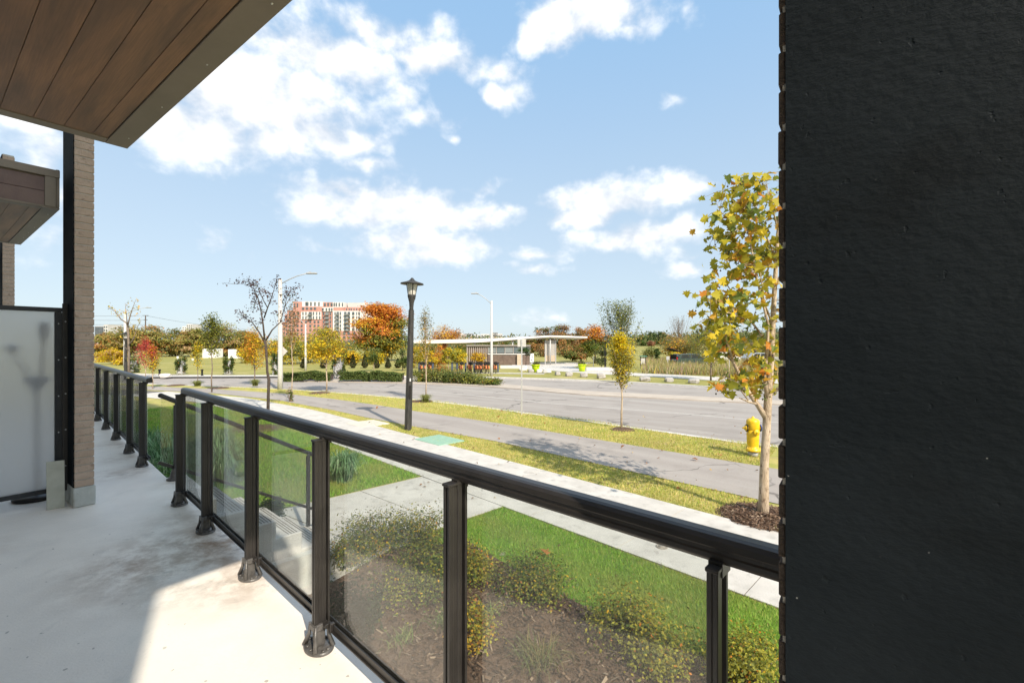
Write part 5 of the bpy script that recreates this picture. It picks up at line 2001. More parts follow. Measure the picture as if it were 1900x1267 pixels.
HP = [((.10, .15, .035), 4), ((.16, .20, .05), 3), ((.07, .10, .025), 3)]
hedge('left clipped green hedge behind the road near the far lamp pole', 529, 617, 33.6, .56, 1.0, HP, 3600, 1)
hedge('middle clipped green hedge right of the vine pillar', 634, 690, 33.3, .58, 1.0, HP, 2600, 2)
hedge('right clipped green hedge ending left of the tall black lamp', 690, 749, 33.0, .60, 1.0, HP, 2800, 3)
IS = [(G_OLIVE, 4), (G_MID, 4), (G_LIGHT, 1.5), (RUST, .6), (G_YEL, 1)]
isl = ['first bushy shrub of the island, right of the tall black lamp', 'second bushy shrub of the island, around the thin tree', 'third bushy shrub of the island', 'fourth bushy shrub of the island, before the bicycles', 'fifth bushy shrub of the island', 'sixth low shrub of the island', 'last low shrub at the island tip, left of the grey street light', 'orange tinged shrub in the island behind the others']
for i, (px, d, w_, h) in enumerate(((782, 33.2, .75, .85), (803, 32.8, .75, .95), (824, 32.4, .75, 1.0), (845, 32, .8, .95), (866, 31.6, .75, .85), (886, 31.2, .7, .7), (909, 30.4, .75, .42), (818, 34.2, .8, 1.25))):
    x = (px - CX) / F * d
    bush('island_shrub', isl[i], (x, d, RD + .05), w_, h, IS if i < 7 else [(ORANGE, 2), (RUST, 2), (G_OLIVE, 2)], 1900, .10, 230 + i, 'shrubs on the road island', nb=16, wy=.8)
# small plants at tree feet along the verge
for i, (px, py, r, h, lab) in enumerate(((790, 746, .35, .34, 'tuft of grass at the foot of the thin upright tree'), (366, 716, .45, .32, 'low tuft at the foot of the yellow sapling'), (473, 716, .4, .4, 'grey green tuft at the foot of the yellow orange tree'))):
    x, y = gp(px, py)
    fountain_grass(lab, (x, y, G0), r, h, 200, [(G_LIGHT, 3), (G_OLIVE, 3)], 250 + i, 'tufts at tree feet on the verge', .02)
x, y = gp(538, 745)
bush('climbing_plant', 'small leafy vine at the foot of the thin tree by the path', (x, y, G0), .14, .75, [(G_MID, 3), (BROWN, 2), ((.4, .3, .25), 2)], 160, .09, 260, None, 'plant', nb=8)

# wild meadow to the right beyond the path
n = 15000
px_ = rng.uniform(1190, 1500, n)
py_ = 668 + 30 * rng.uniform(0, 1, n) ** .8
keep = py_ < 693 + (px_ - 1190) * .03
px_, py_ = px_[keep], py_[keep]
yy = (EYE - G0) * F / (py_ - HZ)
xx = (px_ - CX) / F * yy
pts = np.stack([xx, yy, np.array([gz(a, b) for a, b in zip(xx, yy)])], 1)
v, f, t = blades(rng, pts, .62, .07, [((.50, .38, .18), 4), ((.34, .33, .11), 4), ((.42, .28, .15), 2), ((.22, .26, .08), 3), ((.55, .5, .32), 1), ((.45, .25, .36), .5), ((.65, .5, .08), .6)], .25)
np_mesh('meadow', v, f, 'blade', t, None, 'stuff')


# --- vine grown pillars on the far side
def vine_pillar(label, px, d, top, hw, seed, full):
    b = on_ground(px, d)
    H = at(px, top, d).z - b.z
    wv = hw / F * d
    root = thing('vine_pillar', label, 'pillar', b, 0, 'vine grown stone pillars along the far pavement')
    mb = MB()
    mb.box((0, 0, H * .46), (wv * 1.0, wv * .95, H * .92), bev=.05)
    mb.build('stone_core', 'gabion', root)
    mb = MB()
    for i in (-1, 1):
        for j in (-1, 1):
            mb.box((i * wv * .54, j * wv * .5, H * .47), (.05, .05, H * .94))
    mb.build('cage_post', 'galv', root)
    rg = np.random.default_rng(seed)
    n = 1300
    nc = 22
    ca = rg.uniform(0, 2 * math.pi, nc)
    cz = H * (1.0 - rg.uniform(0, 1, nc) ** 1.5 * (.95 if full else .72))
    ck = wv * rg.uniform(.55, 1.05, nc)
    ci = rg.integers(0, nc, n)
    an = ca[ci] + rg.normal(0, .35, n)
    z = np.maximum(cz[ci] + rg.normal(0, .16, n), .05)
    k = ck[ci] + rg.normal(0, .07, n)
    t = pick(rg, [(G_MID, 4), (G_DARK, 3), (G_OLIVE, 2), (RUST, .5)], n) * rg.uniform(.6, 1.4, (n, 1))
    v, f, t = leaf_arrays(rg, np.stack([k * np.cos(an), k * np.sin(an), z], 1), .13, t)
    if not full:
        pass
    np_mesh('vine', v, f, 'leaf', t, root)


vine_pillar('vine pillar nearest the second black lamp', 246, 42, 668, 10, 1, True)
vine_pillar('vine pillar with white stones left of the yellow sapling', 336, 40, 667, 8, 2, False)
vine_pillar('vine pillar with bushy right side before the white block', 424, 39.5, 667, 8, 3, False)
vine_pillar('tall dark green vine pillar beside the grey pole', 512, 39, 660, 7, 4, True)
vine_pillar('large vine pillar in the gap between the hedges', 628, 35.5, 655, 12, 5, True)


# ------------------------------------------------------------------ street furniture
def lamp_post(label, base, H, s=1.0, panel=True):
    root = thing('lamp_post', label, 'lamp post', base, 0, 'black lamp posts')
    root.rotation_euler = (0, R(1.6) if panel else 0, 0)
    mb = MB()
    r0, r1 = .115 * s, .085 * s
    zt_ = H - .92 * s
    n = 8
    mb.lathe([(r0, -.05), (r0, 0), (r1, zt_)], n=n, smooth=False)
    p = mb.build('pole', 'lamp_black', root)
    mb = MB()
    mb.lathe([(.062 * s, 0), (.07 * s, .02 * s), (.062 * s, .12 * s), (.075 * s, .28 * s), (.125 * s, .46 * s), (.13 * s, .50 * s), (.11 * s, .52 * s)], (0, 0, zt_ - .05 * s), n=16)
    for an in range(3):
        mb.box((.10 * s * math.cos(an * 2.1), .10 * s * math.sin(an * 2.1), zt_ + .36 * s), (.03 * s, .03 * s, .06 * s))
    mb.build('neck', 'lamp_black', root)
    mb = MB()
    mb.lathe([(.105 * s, 0), (.165 * s, .34 * s), (.16 * s, .345 * s)], (0, 0, zt_ + .46 * s), n=8, smooth=False)
    lens = mb.build('lens', 'lamp_glass', root)
    mb = MB()
    for k in range(4):
        an = k * math.pi / 2 + .4
        c, s2 = math.cos(an), math.sin(an)
        mb.tube([(.112 * s * c, .112 * s * s2, zt_ + .46 * s), (.172 * s * c, .172 * s * s2, zt_ + .81 * s)], .011 * s, 5)
    mb.build('cage', 'lamp_black', root)
    mb = MB()
    mb.lathe([(.35 * s, 0), (.36 * s, .012 * s), (.34 * s, .035 * s), (.2 * s, .075 * s), (.10 * s, .115 * s), (.06 * s, .16 * s), (.045 * s, .175 * s), (.03 * s, .20 * s)], (0, 0, zt_ + .79 * s), n=28)
    mb.build('hat', 'lamp_black', root)
    if panel:
        mb = MB()
        mb.box((.05, -.105, 1.18), (.07, .03, .40), bev=.005)
        mb.build('service_cover', 'black_metal', root)
        mb = MB()
        mb.box((.05, -.103, 1.55), (.035, .012, .09))
        mb.build('number_tag', 'white_paint', root)
    return root


lb = gp(757, 797)
lamp_post('tall black lamp post on the grass beside the bike path', (lb[0], lb[1], G0), 4.62)
b2 = on_ground(233, 34.5)
lamp_post('second black lamp post seen past the far railing', (b2.x, b2.y, b2.z - .0), at(233, 617, 34.5).z - b2.z, .95, False)


def street_light(label, px, d, top, arm_px, arm_py, r=.12, mat='pole_concrete'):
    b = on_ground(px, d)
    H = at(px, top, d).z - b.z
    root = thing('street_light', label, 'street light', b, 0, 'grey street lights')
    mb = MB()
    mb.lathe([(r * 1.15, -.05), (r, 1.0), (r * .72, H)], n=12)
    mb.build('pole', mat, root)
    e = at(arm_px, arm_py, d) - b
    st = Vector((0, 0, H * .955))
    s = 1 if e.x > 0 else -1
    mid = Vector((e.x * .55, -.1, st.z + (e.z - st.z) * .78))
    e2 = Vector((e.x * .88, -.15, e.z + .02))
    mb = MB()
    mb.tube([st, st.lerp(mid, .55) + Vector((0, 0, .03)), mid, e2], .028, 7)
    mb.build('arm', 'galv', root)
    mb = MB()
    mb.box(e + Vector((-s * .05, -.15, 0)), (.62, .22, .085), bev=.03)
    mb.box(e + Vector((-s * .16, -.15, .06)), (.12, .12, .06))
    mb.build('lamp_head', 'galv', root)
    return root, b


sl_a, sla_b = street_light('tall grey concrete street light pole carrying the diamond sign', 520, 26.6, 518, 582, 508, .135)
street_light('grey street light rising above the park maples beside the brick column', 232, 54, 579, 278, 571, .16)
street_light('grey street light with arm to the left, beside the shelter hut', 912, 37.6, 558, 880, 545, .11)
street_light('thin far street light among the yellow park trees', 567, 45, 601, 549, 588, .10)
mb = MB()
dd_ = .31
c = at(521, 652, 26.6) + Vector((0, .17, 0))
mb.box(c, (.45, .012, .45), (1, 0, 1), (0, 1, 0), (-1, 0, 1), bev=.004)
tag(mb.build('diamond_sign', 'sign_back'), 'blank grey back of a diamond road sign on the tall concrete pole', 'sign')

sb = gp(968, 768)
sp_ = thing('sign_post', 'thin metal post with two blank sign backs on the road verge', 'sign post', (sb[0], sb[1], G0))
hp = at(968, 629, sb[1]).z - G0
mb = MB()
mb.box((0, 0, hp / 2 - .05), (.05, .03, hp + .1), bev=.004)
mb.build('post', 'galv', sp_)
for i in (-1, 1):
    mb = MB()
    mb.box((i * .085, .022, hp - .15), (.15, .006, .29), bev=.003)
    mb.build('sign_panel', 'sign_back', sp_)

# fire hydrant
hb = gp(1397, 845)
hyd = thing('fire_hydrant', 'yellow fire hydrant on the verge beside the plane tree', 'fire hydrant', (hb[0], hb[1], G0))
mb = MB()
mb.lathe([(.11, -.02), (.112, .12)], n=20)
mb.build('base', 'galv', hyd)
mb = MB()
mb.lathe([(.11, .115), (.165, .118), (.165, .15), (.16, .155), (.16, .185), (.125, .19), (.122, .24), (.132, .30), (.138, .50), (.140, .62)], n=24)
for k in range(8):
    a_ = k * math.pi / 4 + .2
    mb.lathe([(.013, 0), (.013, .1)], (.145 * math.cos(a_), .145 * math.sin(a_), .105), n=6)
mb.build('barrel', 'yellow_paint', hyd)
mb = MB()
mb.lathe([(.140, .62), (.146, .63), (.146, .80), (.143, .83), (.12, .865), (.07, .885), (.03, .89), (.028, .925), (.02, .93)], n=24)
mb.build('bonnet', 'yellow_paint', hyd)
for i, (s, ringm) in enumerate(((-1, 'rubber'), (1, 'blue_paint'))):
    mb = MB()
    mb.lathe([(.05, 0), (.05, .05), (.062, .05), (.062, .075), (.045, .08), (.03, .11), (.018, .112), (.018, .145)], (s * .115, -.02, .66), (s, 0, 0), 14)
    nz_ = mb.build('nozzle', 'yellow_paint', hyd)
    mb = MB()
    mb.lathe([(.075, 0), (.085, .004), (.085, .018), (.07, .022)], (s * .15, -.02, .66), (s, 0, 0), 18)
    mb.build('nozzle_ring', ringm, nz_)
mb = MB()
mb.lathe([(.055, 0), (.055, .03), (.07, .03), (.07, .055), (.045, .06), (.018, .065), (.018, .10)], (0, -.125, .58), (0, -1, 0), 16)
mb.build('pumper_cap', 'yellow_paint', hyd)

# covers in the ground
cx0, cy0 = gp(682, 786)
mb = MB()
mb.box((cx0, cy0, G0 + .006), (1.1, 1.0, .03), (.71, -.70, 0), (.70, .71, 0), bev=.006)
tag(mb.build('vault_lid', 'pale_lid'), 'pale square concrete lid in the grass left of the tall lamp', 'utility cover')
cx0, cy0 = gp(815, 817)
mb = MB()
mb.box((cx0, cy0, G0 + .008), (1.15, .85, .04), (.71, -.70, 0), (.70, .71, 0), bev=.008)
tag(mb.build('vault_lid', 'green_lid'), 'mint green rectangular lid in the grass right of the tall lamp', 'utility cover')
cx0, cy0 = gp(1228, 1016)
mb = MB()
mb.lathe([(.075, 0), (.075, .006), (.06, .0065), (.058, .004), (.045, .004), (.044, .007), (.01, .007)], (cx0, cy0, G0 + .0145), n=24)
tag(mb.build('valve_cover', 'iron'), 'small round iron valve cover set in the sidewalk', 'utility cover')
lx, ly = gp(1010, 1033)
fl_me, _, _ = plane_leaf('fallen_leaf', (.48, .20, .07), .5)
fo = bpy.data.objects.new('fallen_leaf', fl_me)
col.objects.link(fo)
fo.location = (lx, ly, G0 + .06)
fo.rotation_euler = (.25, .3, .8)
fo.scale = (.15, .15, .15)
tag(fo, 'single curled orange leaf lying on the green lawn', 'leaf')
# scattered dry leaves
for i, (px, py) in enumerate(((1335, 847), (1290, 855), (930, 764), (925, 775), (1155, 832), (700, 758))):
    x, y = gp(px, py)
    o = fo.copy()
    col.objects.link(o)
    o.location = (x, y, G0 + .045)
    o.rotation_euler = (.2 * i, .3, i * 1.1)
    o['label'] = ['dry brown leaf on the verge left of the hydrant, nearer it', 'dry brown leaf on the verge farther left of the hydrant', 'dry leaf on the verge left of the sign post, beside the road', 'dry leaf at the bike path edge left of the sign post', 'dry leaf on the bike path below the bright yellow tree', 'dry leaf lying in the lamp shadow on the bike path'][i]
    o['group'] = 'fallen leaves'
    o.scale = (.13, .13, .13)


# boulders along the far verge
def boulder(label, px, py, w_, h, mat, seed):
    x, y = gp(px, py)
    rg = random.Random(seed)
    root_mb = MB()
    n, m = 9, 5
    vs = []
    for j in range(m + 1):
        ph = -math.pi / 2 + math.pi * j / m
        for i in range(n):
            th_ = 2 * math.pi * i / n
            k = rg.uniform(.82, 1.12)
            cx_ = math.copysign(abs(math.cos(th_)) ** .55, math.cos(th_))
            cy_ = math.copysign(abs(math.sin(th_)) ** .55, math.sin(th_))
            cr_ = abs(math.cos(ph)) ** .45
            vs.append((cx_ * cr_ * w_ / 2 * k, cy_ * cr_ * w_ * .4 * k, h / 2 + math.copysign(abs(math.sin(ph)) ** .6, math.sin(ph)) * h / 2 * rg.uniform(.9, 1.05)))
    fs = []
    for j in range(m):
        for i in range(n):
            i2 = (i + 1) % n
            fs.append((j * n + i, j * n + i2, (j + 1) * n + i2, (j + 1) * n + i))
    root_mb.add(vs, fs, False)
    o = root_mb.build('boulder', mat)
    o.location = (x, y, G0 - .04)
    o.rotation_euler = (0, 0, rg.uniform(-.4, .4))
    tag(o, label, 'boulder', 'boulders along the far verge')


for i, (px, py, w_, h, mt, lab) in enumerate(((970, 688, .85, .32, 'stone_white', 'flat white boulder behind the thin sign post'), (985, 691, .55, .34, 'stone', 'small grey boulder beside the first lime planter'), (1001, 691.5, .60, .36, 'stone_white', 'pale boulder just right of the first lime planter'),
                                              (1015, 692, .75, .40, 'stone_white', 'larger pale boulder before the grey kiosk'), (1035, 696, .48, .34, 'stone', 'grey boulder right of the kiosk pole'), (1056, 698, .62, .36, 'stone', 'grey boulder left of the second lime planter'),
                                              (1083, 699.5, .62, .38, 'stone', 'grey boulder under the second lime planter'), (1115, 702, .68, .42, 'stone', 'grey boulder left of the bright yellow tree'), (1197, 707, .80, .34, 'stone', 'long grey boulder right of the bright yellow tree'), (1241, 708.5, .60, .34, 'stone', 'grey boulder in front of the open car'), (1287, 711, .75, .32, 'stone', 'rough grey boulder left of the pale green tree trunk'), (1345, 713, .6, .32, 'stone', 'grey boulder behind the plane tree branches'))):
    boulder(lab, px, py, w_ * 1.0, h * 1.05, mt, 300 + i)
for i, (x0, x1, py, lab) in enumerate(((928, 978, 684, 'long low pale stone bench wall beside the bicycles'), (1087, 1140, 688, 'long low pale stone bench wall behind the bright yellow tree'))):
    a, b = gp(x0, py), gp(x1, py)
    mb = MB()
    mb.box(((a[0] + b[0]) / 2, a[1], G0 + .17), (b[0] - a[0], .45, .36), bev=.04)
    tag(mb.build('stone_bench', 'stone_white'), lab, 'stone bench', 'stone benches')
x, y = gp(307, 676)
for i, (px, d, lab) in enumerate(((307, 62, 'low white rock on the left park lawn'),)):
    b = on_ground(px, d)
    boulder(lab, px, 700, .8, .35, 'stone_white', 330)
    bpy.data.objects[-1] if False else None


# lime planters
def planter(label, px, py):
    x, y = gp(px, py)
    root = thing('planter', label, 'planter', (x, y, G0), 0, 'lime green planters')
    mb = MB()
    mb.lathe([(.22, 0), (.27, .02), (.36, .52), (.36, .56), (.40, .56), (.42, .72), (.38, .72), (.36, .66), (.05, .64)], n=22)
    mb.build('pot', 'lime_plastic', root)
    rg = np.random.default_rng(int(px))
    n = 260
    cen = rg.normal(size=(n, 3)) * np.array([.2, .2, .09]) + np.array([0, 0, .78])
    v, f, t = leaf_arrays(rg, cen, .11, pick(rg, [(G_MID, 3), (PURPLE, 2), (BROWN, 1)], n))
    np_mesh('plant', v, f, 'leaf', t, root, 'stuff')


planter('lime green planter left of the grey kiosk', 994, 690)
planter('lime green planter under the orange green maple', 1080, 689)

# ------------------------------------------------------------------ the pavilion with its long white roof
PD = 58.0
pav = thing('pavilion', 'long wavy white pavilion roof on slim posts beyond the road', 'pavilion', (at(930, 638, PD).x, PD, G0))


def pz(px, py):
    return at(px, py, PD)


edge_t = [(768, 631.5), (800, 631), (860, 629.5), (900, 628.5), (950, 626), (990, 624), (1021, 622.3), (1050, 623), (1090, 624.5)]
edge_b = [(768, 636.5), (800, 637), (860, 636.2), (900, 634.5), (950, 630.5), (990, 627), (1021, 625), (1050, 625.5), (1090, 627)]
mb = MB()
dep = 6.5
vs = []
for (a, b) in zip(edge_t, edge_b):
    p, q = pz(*a), pz(*b)
    vs += [p, q, q + Vector((0, dep, -.15)), p + Vector((0, dep, .1))]
fs = []
n = len(edge_t)
for i in range(n - 1):
    for k in range(4):
        k2 = (k + 1) % 4
        fs.append((i * 4 + k, (i + 1) * 4 + k, (i + 1) * 4 + k2, i * 4 + k2))
fs += [(0, 1, 2, 3), tuple((n - 1) * 4 + k for k in (3, 2, 1, 0))]
mb.add(vs, fs, False)
mb.build('roof', 'roof_white', pav, True)
for (px, zt_) in ((881, 635), (951, 631), (1021, 626)):
    x = (px - CX) / F * (PD + .5)
    mb = MB()
    mb.lathe([(.09, 0), (.09, at(px, zt_, PD).z - G0)], (x, PD + .5, G0), n=12)
    mb.build('post', 'galv', pav, True)
mb = MB()
pA = at(824, 636, PD + 1)
mb.box((pA.x, PD + 1.3, (pA.z + G0) / 2), (.45, .8, pA.z - G0))
mb.build('pier', 'corten', pav, True)
# kiosk screen under the roof
kx0, kx1 = at(1011, 0, PD + .8).x, at(1032, 0, PD + .8).x
kz0, kz1 = at(0, 673, PD + .8).z, at(0, 631, PD + .8).z
kio = thing('kiosk_screen', 'grey mesh kiosk screen with tan base under the pavilion roof', 'kiosk', ((kx0 + kx1) / 2, PD + .9, G0))
mb = MB()
mb.box(((kx0 + kx1) / 2, PD + .95, kz0 + .5 + (kz1 - kz0 - .5) / 2), (kx1 - kx0 - .2, .06, kz1 - kz0 - .5))
mb.build('mesh_panel', 'perf_grey', kio, True)
mb = MB()
mb.box(((kx0 + kx1) / 2, PD + .93, kz0 + .55), (kx1 - kx0 - .18, .08, .8))
mb.build('base_panel', 'tan_panel', kio, True)
for xx_ in (kx0 + .05, kx1 - .05):
    mb = MB()
    mb.box((xx_, PD + .9, (kz1 + G0) / 2), (.1, .12, kz1 - G0))
    mb.build('side_post', 'galv', kio, True)

# hut: slatted box
hut = thing('slatted_hut', 'low slatted brown hut beneath the pavilion roof', 'hut', (at(925, 0, PD).x, PD + 1, G0))
hx0, hx1 = at(866, 0, PD - 1).x, at(984, 0, PD - 1).x
hzt = at(0, 642, PD - 1).z
hy = PD - 1
mb = MB()
mb.box(((hx0 + hx1) / 2, hy + 1.6, (hzt + G0) / 2 - .05), (hx1 - hx0 - .2, 2.8, hzt - G0 - .1))
mb.build('wall', 'slat_brown', hut, True)
mb = MB()
mb.box(((hx0 + hx1) / 2, hy + 1.5, hzt + .06), (hx1 - hx0 + .1, 3.3, .12), bev=.03)
mb.build('roof', 'slat_grey', hut, True)
me = None
split = at(905, 0, hy).x
k = 0
x = hx0 + .06
while x < split:
    mb = MB()
    mb.box((0, 0, 0), (.09, .07, hzt - G0 - .05))
    if me is None:
        o = mb.build('slat', 'slat_grey', hut)
        me = o.data
    else:
        o = bpy.data.objects.new('slat', me)
        col.objects.link(o)
        o.parent = hut
    o.location = Vector((x, hy + .1, (hzt + G0) / 2)) - hut.location
    x += .26
me = None
z = G0 + .08
sill = at(0, 657, hy).z
while z < sill - .1:
    mb = MB()
    mb.box((0, 0, 0), (hx1 - split, .07, .11), bev=.01)
    if me is None:
        o = mb.build('board', 'slat_brown', hut)
        me = o.data
    else:
        o = bpy.data.objects.new('board', me)
        col.objects.link(o)
        o.parent = hut
    o.location = Vector(((split + hx1) / 2, hy + .12, z)) - hut.location
    z += .145
mb = MB()
mb.box(((split + hx1) / 2, hy + .06, sill), (hx1 - split, .16, .09))
mb.build('sill', 'white_paint', hut, True)
nwin = 5
for i in range(nwin):
    x0 = split + (hx1 - split) * i / nwin
    x1 = split + (hx1 - split) * (i + 1) / nwin
    mb = MB()
    mb.box(((x0 + x1) / 2, hy + .13, (sill + hzt) / 2 + .02), (x1 - x0 - .1, .05, hzt - sill - .25))
    mb.build('window', 'far_glass' if i % 2 else 'balcony_grey', hut, True)
    mb = MB()
    mb.box((x0 + .02, hy + .1, (sill + hzt) / 2), (.07, .1, hzt - sill - .1))
    mb.build('mullion', 'slat_grey', hut, True)
mb = MB()
for (a, b) in ((hx0, hx0 + .09), (hx1 - .09, hx1)):
    mb.box(((a + b) / 2, hy + .04, (hzt + G0) / 2), (.09, .09, hzt - G0))
mb.box(((hx0 + hx1) / 2, hy + .04, hzt - .05), (hx1 - hx0, .09, .1))
mb.build('frame', 'slat_grey', hut, True)
mb = MB()
p = at(963, 662, hy - .3)
mb.box((p.x, hy - .15, (p.z + .3 + G0) / 2), (.5, .2, p.z + .3 - G0), bev=.02)
mb.build('door', 'tan_panel', hut, True)
# white map sign with dark marks
p = at(987, 664, 52)
ms = thing('map_sign', 'upright white sign with dark marks behind the first lime planter', 'sign', (p.x, 52, G0))
mb = MB()
mb.box((0, 0, p.z - G0), (.42, .05, 1.0), bev=.01)
mb.box((0, .03, (p.z - G0 - .4) / 2), (.06, .05, p.z - G0 - .3))
mb.build('panel', 'white_paint', ms)
mb = MB()
for (dx, dz, w_, h) in ((.05, .32, .12, .05), (.0, .18, .06, .12), (.08, .1, .05, .18), (-.04, -.05, .14, .04), (-.08, -.25, .12, .1), (.02, -.32, .06, .14), (.06, -.12, .05, .1)):
    mb.box((dx, -.027, p.z - G0 + dz), (w_, .006, h), (1, 0, .3))
mb.build('marks', 'rubber', ms)

# ------------------------------------------------------------------ bicycles on their docks
def make_bike():
    root = thing('bicycle', 'orange', 'bicycle', (0, 0, 0), 0, 'orange share bicycles in the dock row')
    for s in (-1, 1):
        mb = MB()
        n = 18
        pts = [(s * .52 + .31 * math.cos(2 * math.pi * k / n), 0, .33 + .31 * math.sin(2 * math.pi * k / n)) for k in range(n + 1)]
        mb.tube(pts, .026, 5, False)
        for k in range(6):
            a_ = math.pi * k / 6
            mb.tube([(s * .52 - .3 * math.cos(a_), 0, .33 - .3 * math.sin(a_)), (s * .52 + .3 * math.cos(a_), 0, .33 + .3 * math.sin(a_))], .004, 3, False)
        mb.build('wheel', 'rubber', root)
        mb = MB()
        pts = [(s * .52 + .36 * math.cos(a_), 0, .33 + .36 * math.sin(a_)) for a_ in np.linspace(.3 if s > 0 else .1, 2.9, 9)]
        for w_ in (-.03, 0, .03):
            mb.tube([(q[0], w_, q[2]) for q in pts], .022, 5)
        mb.build('mudguard', 'orange_paint', root)
    mb = MB()
    mb.tube([(-.52, 0, .33), (-.12, 0, .32), (.35, 0, .75), (-.22, 0, .62), (-.52, 0, .33)], .028, 6)
    mb.tube([(-.12, 0, .32), (-.25, 0, .8)], .022, 6)
    mb.tube([(.52, 0, .33), (.38, 0, .95)], .024, 6)
    mb.build('frame', 'orange_paint', root)
    mb = MB()
    mb.tube([(.22, -.29, 1.05), (.36, -.2, 1.06), (.38, 0, 1.0), (.36, .2, 1.06), (.22, .29, 1.05)], .018, 6)
    mb.build('handlebar', 'rubber', root)
    mb = MB()
    mb.box((-.27, 0, .86), (.26, .17, .07), bev=.03)
    mb.build('saddle', 'rubber', root)
    mb = MB()
    mb.box((.58, 0, .88), (.26, .32, .24), bev=.03)
    mb.build('basket', 'rubber', root)
    return root


def copy_tree(o, parent=None):
    c = o.copy()
    col.objects.link(c)
    if parent is not None:
        c.parent = parent
    for ch in list(o.children):
        copy_tree(ch, c)
    return c


bike0 = make_bike()
spots = [781, 789, 797, 855, 871, 873, 884, 890, 898, 904, 918]
bl_ = ['first bicycle of the dock row, just right of the tall black lamp', 'second bicycle of the dock row from the black lamp', 'third bicycle of the dock row, behind the thin upright tree', 'bicycle standing alone in the middle of the dock row', 'bicycle left of the pair near the row middle',
       'bicycle close beside another near the row middle', 'bicycle before the golden brown tree', 'second bicycle before the golden brown tree', 'bicycle left of the grey street light, second from it', 'bicycle immediately left of the grey street light', 'last bicycle of the row, right of the grey street light']
for i, px in enumerate(spots):
    o = bike0 if i == 0 else copy_tree(bike0)
    p = on_ground(px, 41.5)
    o.location = p
    o.rotation_euler = (0, 0, R(-90 + 14 + random.uniform(-5, 5)))
    o['label'] = bl_[i]
dk0 = thing('bike_dock', 'x', 'bike dock', (0, 0, 0), 0, 'dark bike docks')
mb = MB()
mb.box((0, 0, .42), (.16, .22, .84), bev=.03)
mb.build('body', 'dock_blue', dk0)
mb = MB()
mb.box((0, -.02, .86), (.2, .26, .08), bev=.03)
mb.build('cap', 'rubber', dk0)
dl = ['bike dock nearest the tall black lamp', 'second bike dock from the tall black lamp', 'bike dock behind the thin upright tree', 'bike dock right of the orange island shrub', 'empty bike dock left of the middle of the row', 'bike dock in the middle of the row', 'bike dock before the golden brown tree', 'bike dock left of the grey street light', 'end bike dock right of the grey street light']
for i, px in enumerate((778, 787, 803, 839, 848, 864, 880, 893, 924)):
    o = dk0 if i == 0 else copy_tree(dk0)
    o.location = on_ground(px, 42.6)
    o['label'] = dl[i]


# ------------------------------------------------------------------ vehicles
def car_body(prof, wdt):
    """side profile (x,z) lofted across the width with tumblehome"""
    mb = MB()
    n = len(prof)
    vs = []
    for (y, k) in ((-wdt / 2, 0), (-wdt / 2 + .06, 1), (wdt / 2 - .06, 1), (wdt / 2, 0)):
        for (x, z) in prof:
            zz = z if k else min(z, .98)
            inset = .10 if (z > 1.0 and not k) else 0
            vs.append((x, y, z if k else (z - .03 if z > .5 else z + .02)))
    fs = []
    for j in range(3):
        for i in range(n):
            i2 = (i + 1) % n
            fs.append((j * n + i, j * n + i2, (j + 1) * n + i2, (j + 1) * n + i))
    fs.append(tuple(range(n))[::-1])
    fs.append(tuple(3 * n + i for i in range(n)))
    mb.add(vs, fs, False)
    return mb


def vehicle(name, label, cat, base, rz, prof, wdt, paint, windows, wheels, group=None):
    root = thing(name, label, cat, base, rz, group)
    car_body(prof, wdt).build('body', paint, root)
    for (poly) in windows:
        for s in (-1, 1):
            mb = MB()
            y = s * (wdt / 2 + .004)
            q = [(x, y, z) for x, z in poly]
            q2 = [(x, y - s * .02, z) for x, z in poly]
            n = len(q)
            mb.add(q + q2, [tuple(range(n)), tuple(range(n, 2 * n))[::-1]] + [(i, (i + 1) % n, n + (i + 1) % n, n + i) for i in range(n)])
            mb.build('side_window', 'dark_window', root)
    for x in wheels:
        for s in (-1, 1):
            mb = MB()
            mb.lathe([(.2, 0), (.33, .01), (.34, .06), (.34, .16), (.33, .2), (.2, .21)], (x, s * (wdt / 2 - .19), .34), (0, s, 0), 18)
            wh = mb.build('wheel', 'rubber', root)
            mb = MB()
            mb.lathe([(.19, 0), (.2, .012), (.05, .02)], (x, s * (wdt / 2 + .015), .34), (0, s, 0), 14)
            mb.build('rim', 'galv', wh)
    return root


# dark car with raised tailgate
cb = on_ground(1283, 54)
suv = vehicle('parked_car', 'dark green car with raised black tailgate parked beyond the meadow', 'car', (cb.x, cb.y, cb.z), R(6),
              [(-2.2, .35), (-2.25, .75), (-2.1, .95), (-1.85, 1.45), (.35, 1.5), (1.05, 1.02), (2.1, .88), (2.25, .6), (2.2, .35)], 1.8, 'car_green',
              [[(-1.75, .98), (-1.6, 1.38), (-.6, 1.42), (-.6, .98)], [(-.5, .98), (-.5, 1.42), (.28, 1.42), (.85, 1.0)]], (-1.4, 1.4))
mb = MB()
mb.box((-2.28, 0, 1.92), (1.15, 1.5, .10), (1, 0, .32 * -1), (0, 1, 0), (.32, 0, 1), bev=.04)
mb.build('tailgate', 'rubber', suv)
mb = MB()
mb.box((-2.16, 0, .98), (.12, 1.45, .85), (1, 0, .2), (0, 1, 0), (-.2, 0, 1))
mb.build('boot_opening', 'rubber', suv)
for s in (-1, 1):
    mb = MB()
    mb.box((-2.2, s * .83, .95), (.12, .14, .3), bev=.03)
    mb.build('tail_light', 'car_red_light', suv)
VAN = [(-2.6, .35), (-2.65, 1.0), (-2.55, 2.0), (1.2, 2.05), (1.9, 1.25), (2.6, 1.05), (2.7, .7), (2.65, .35)]
vb = on_ground(312, 118)
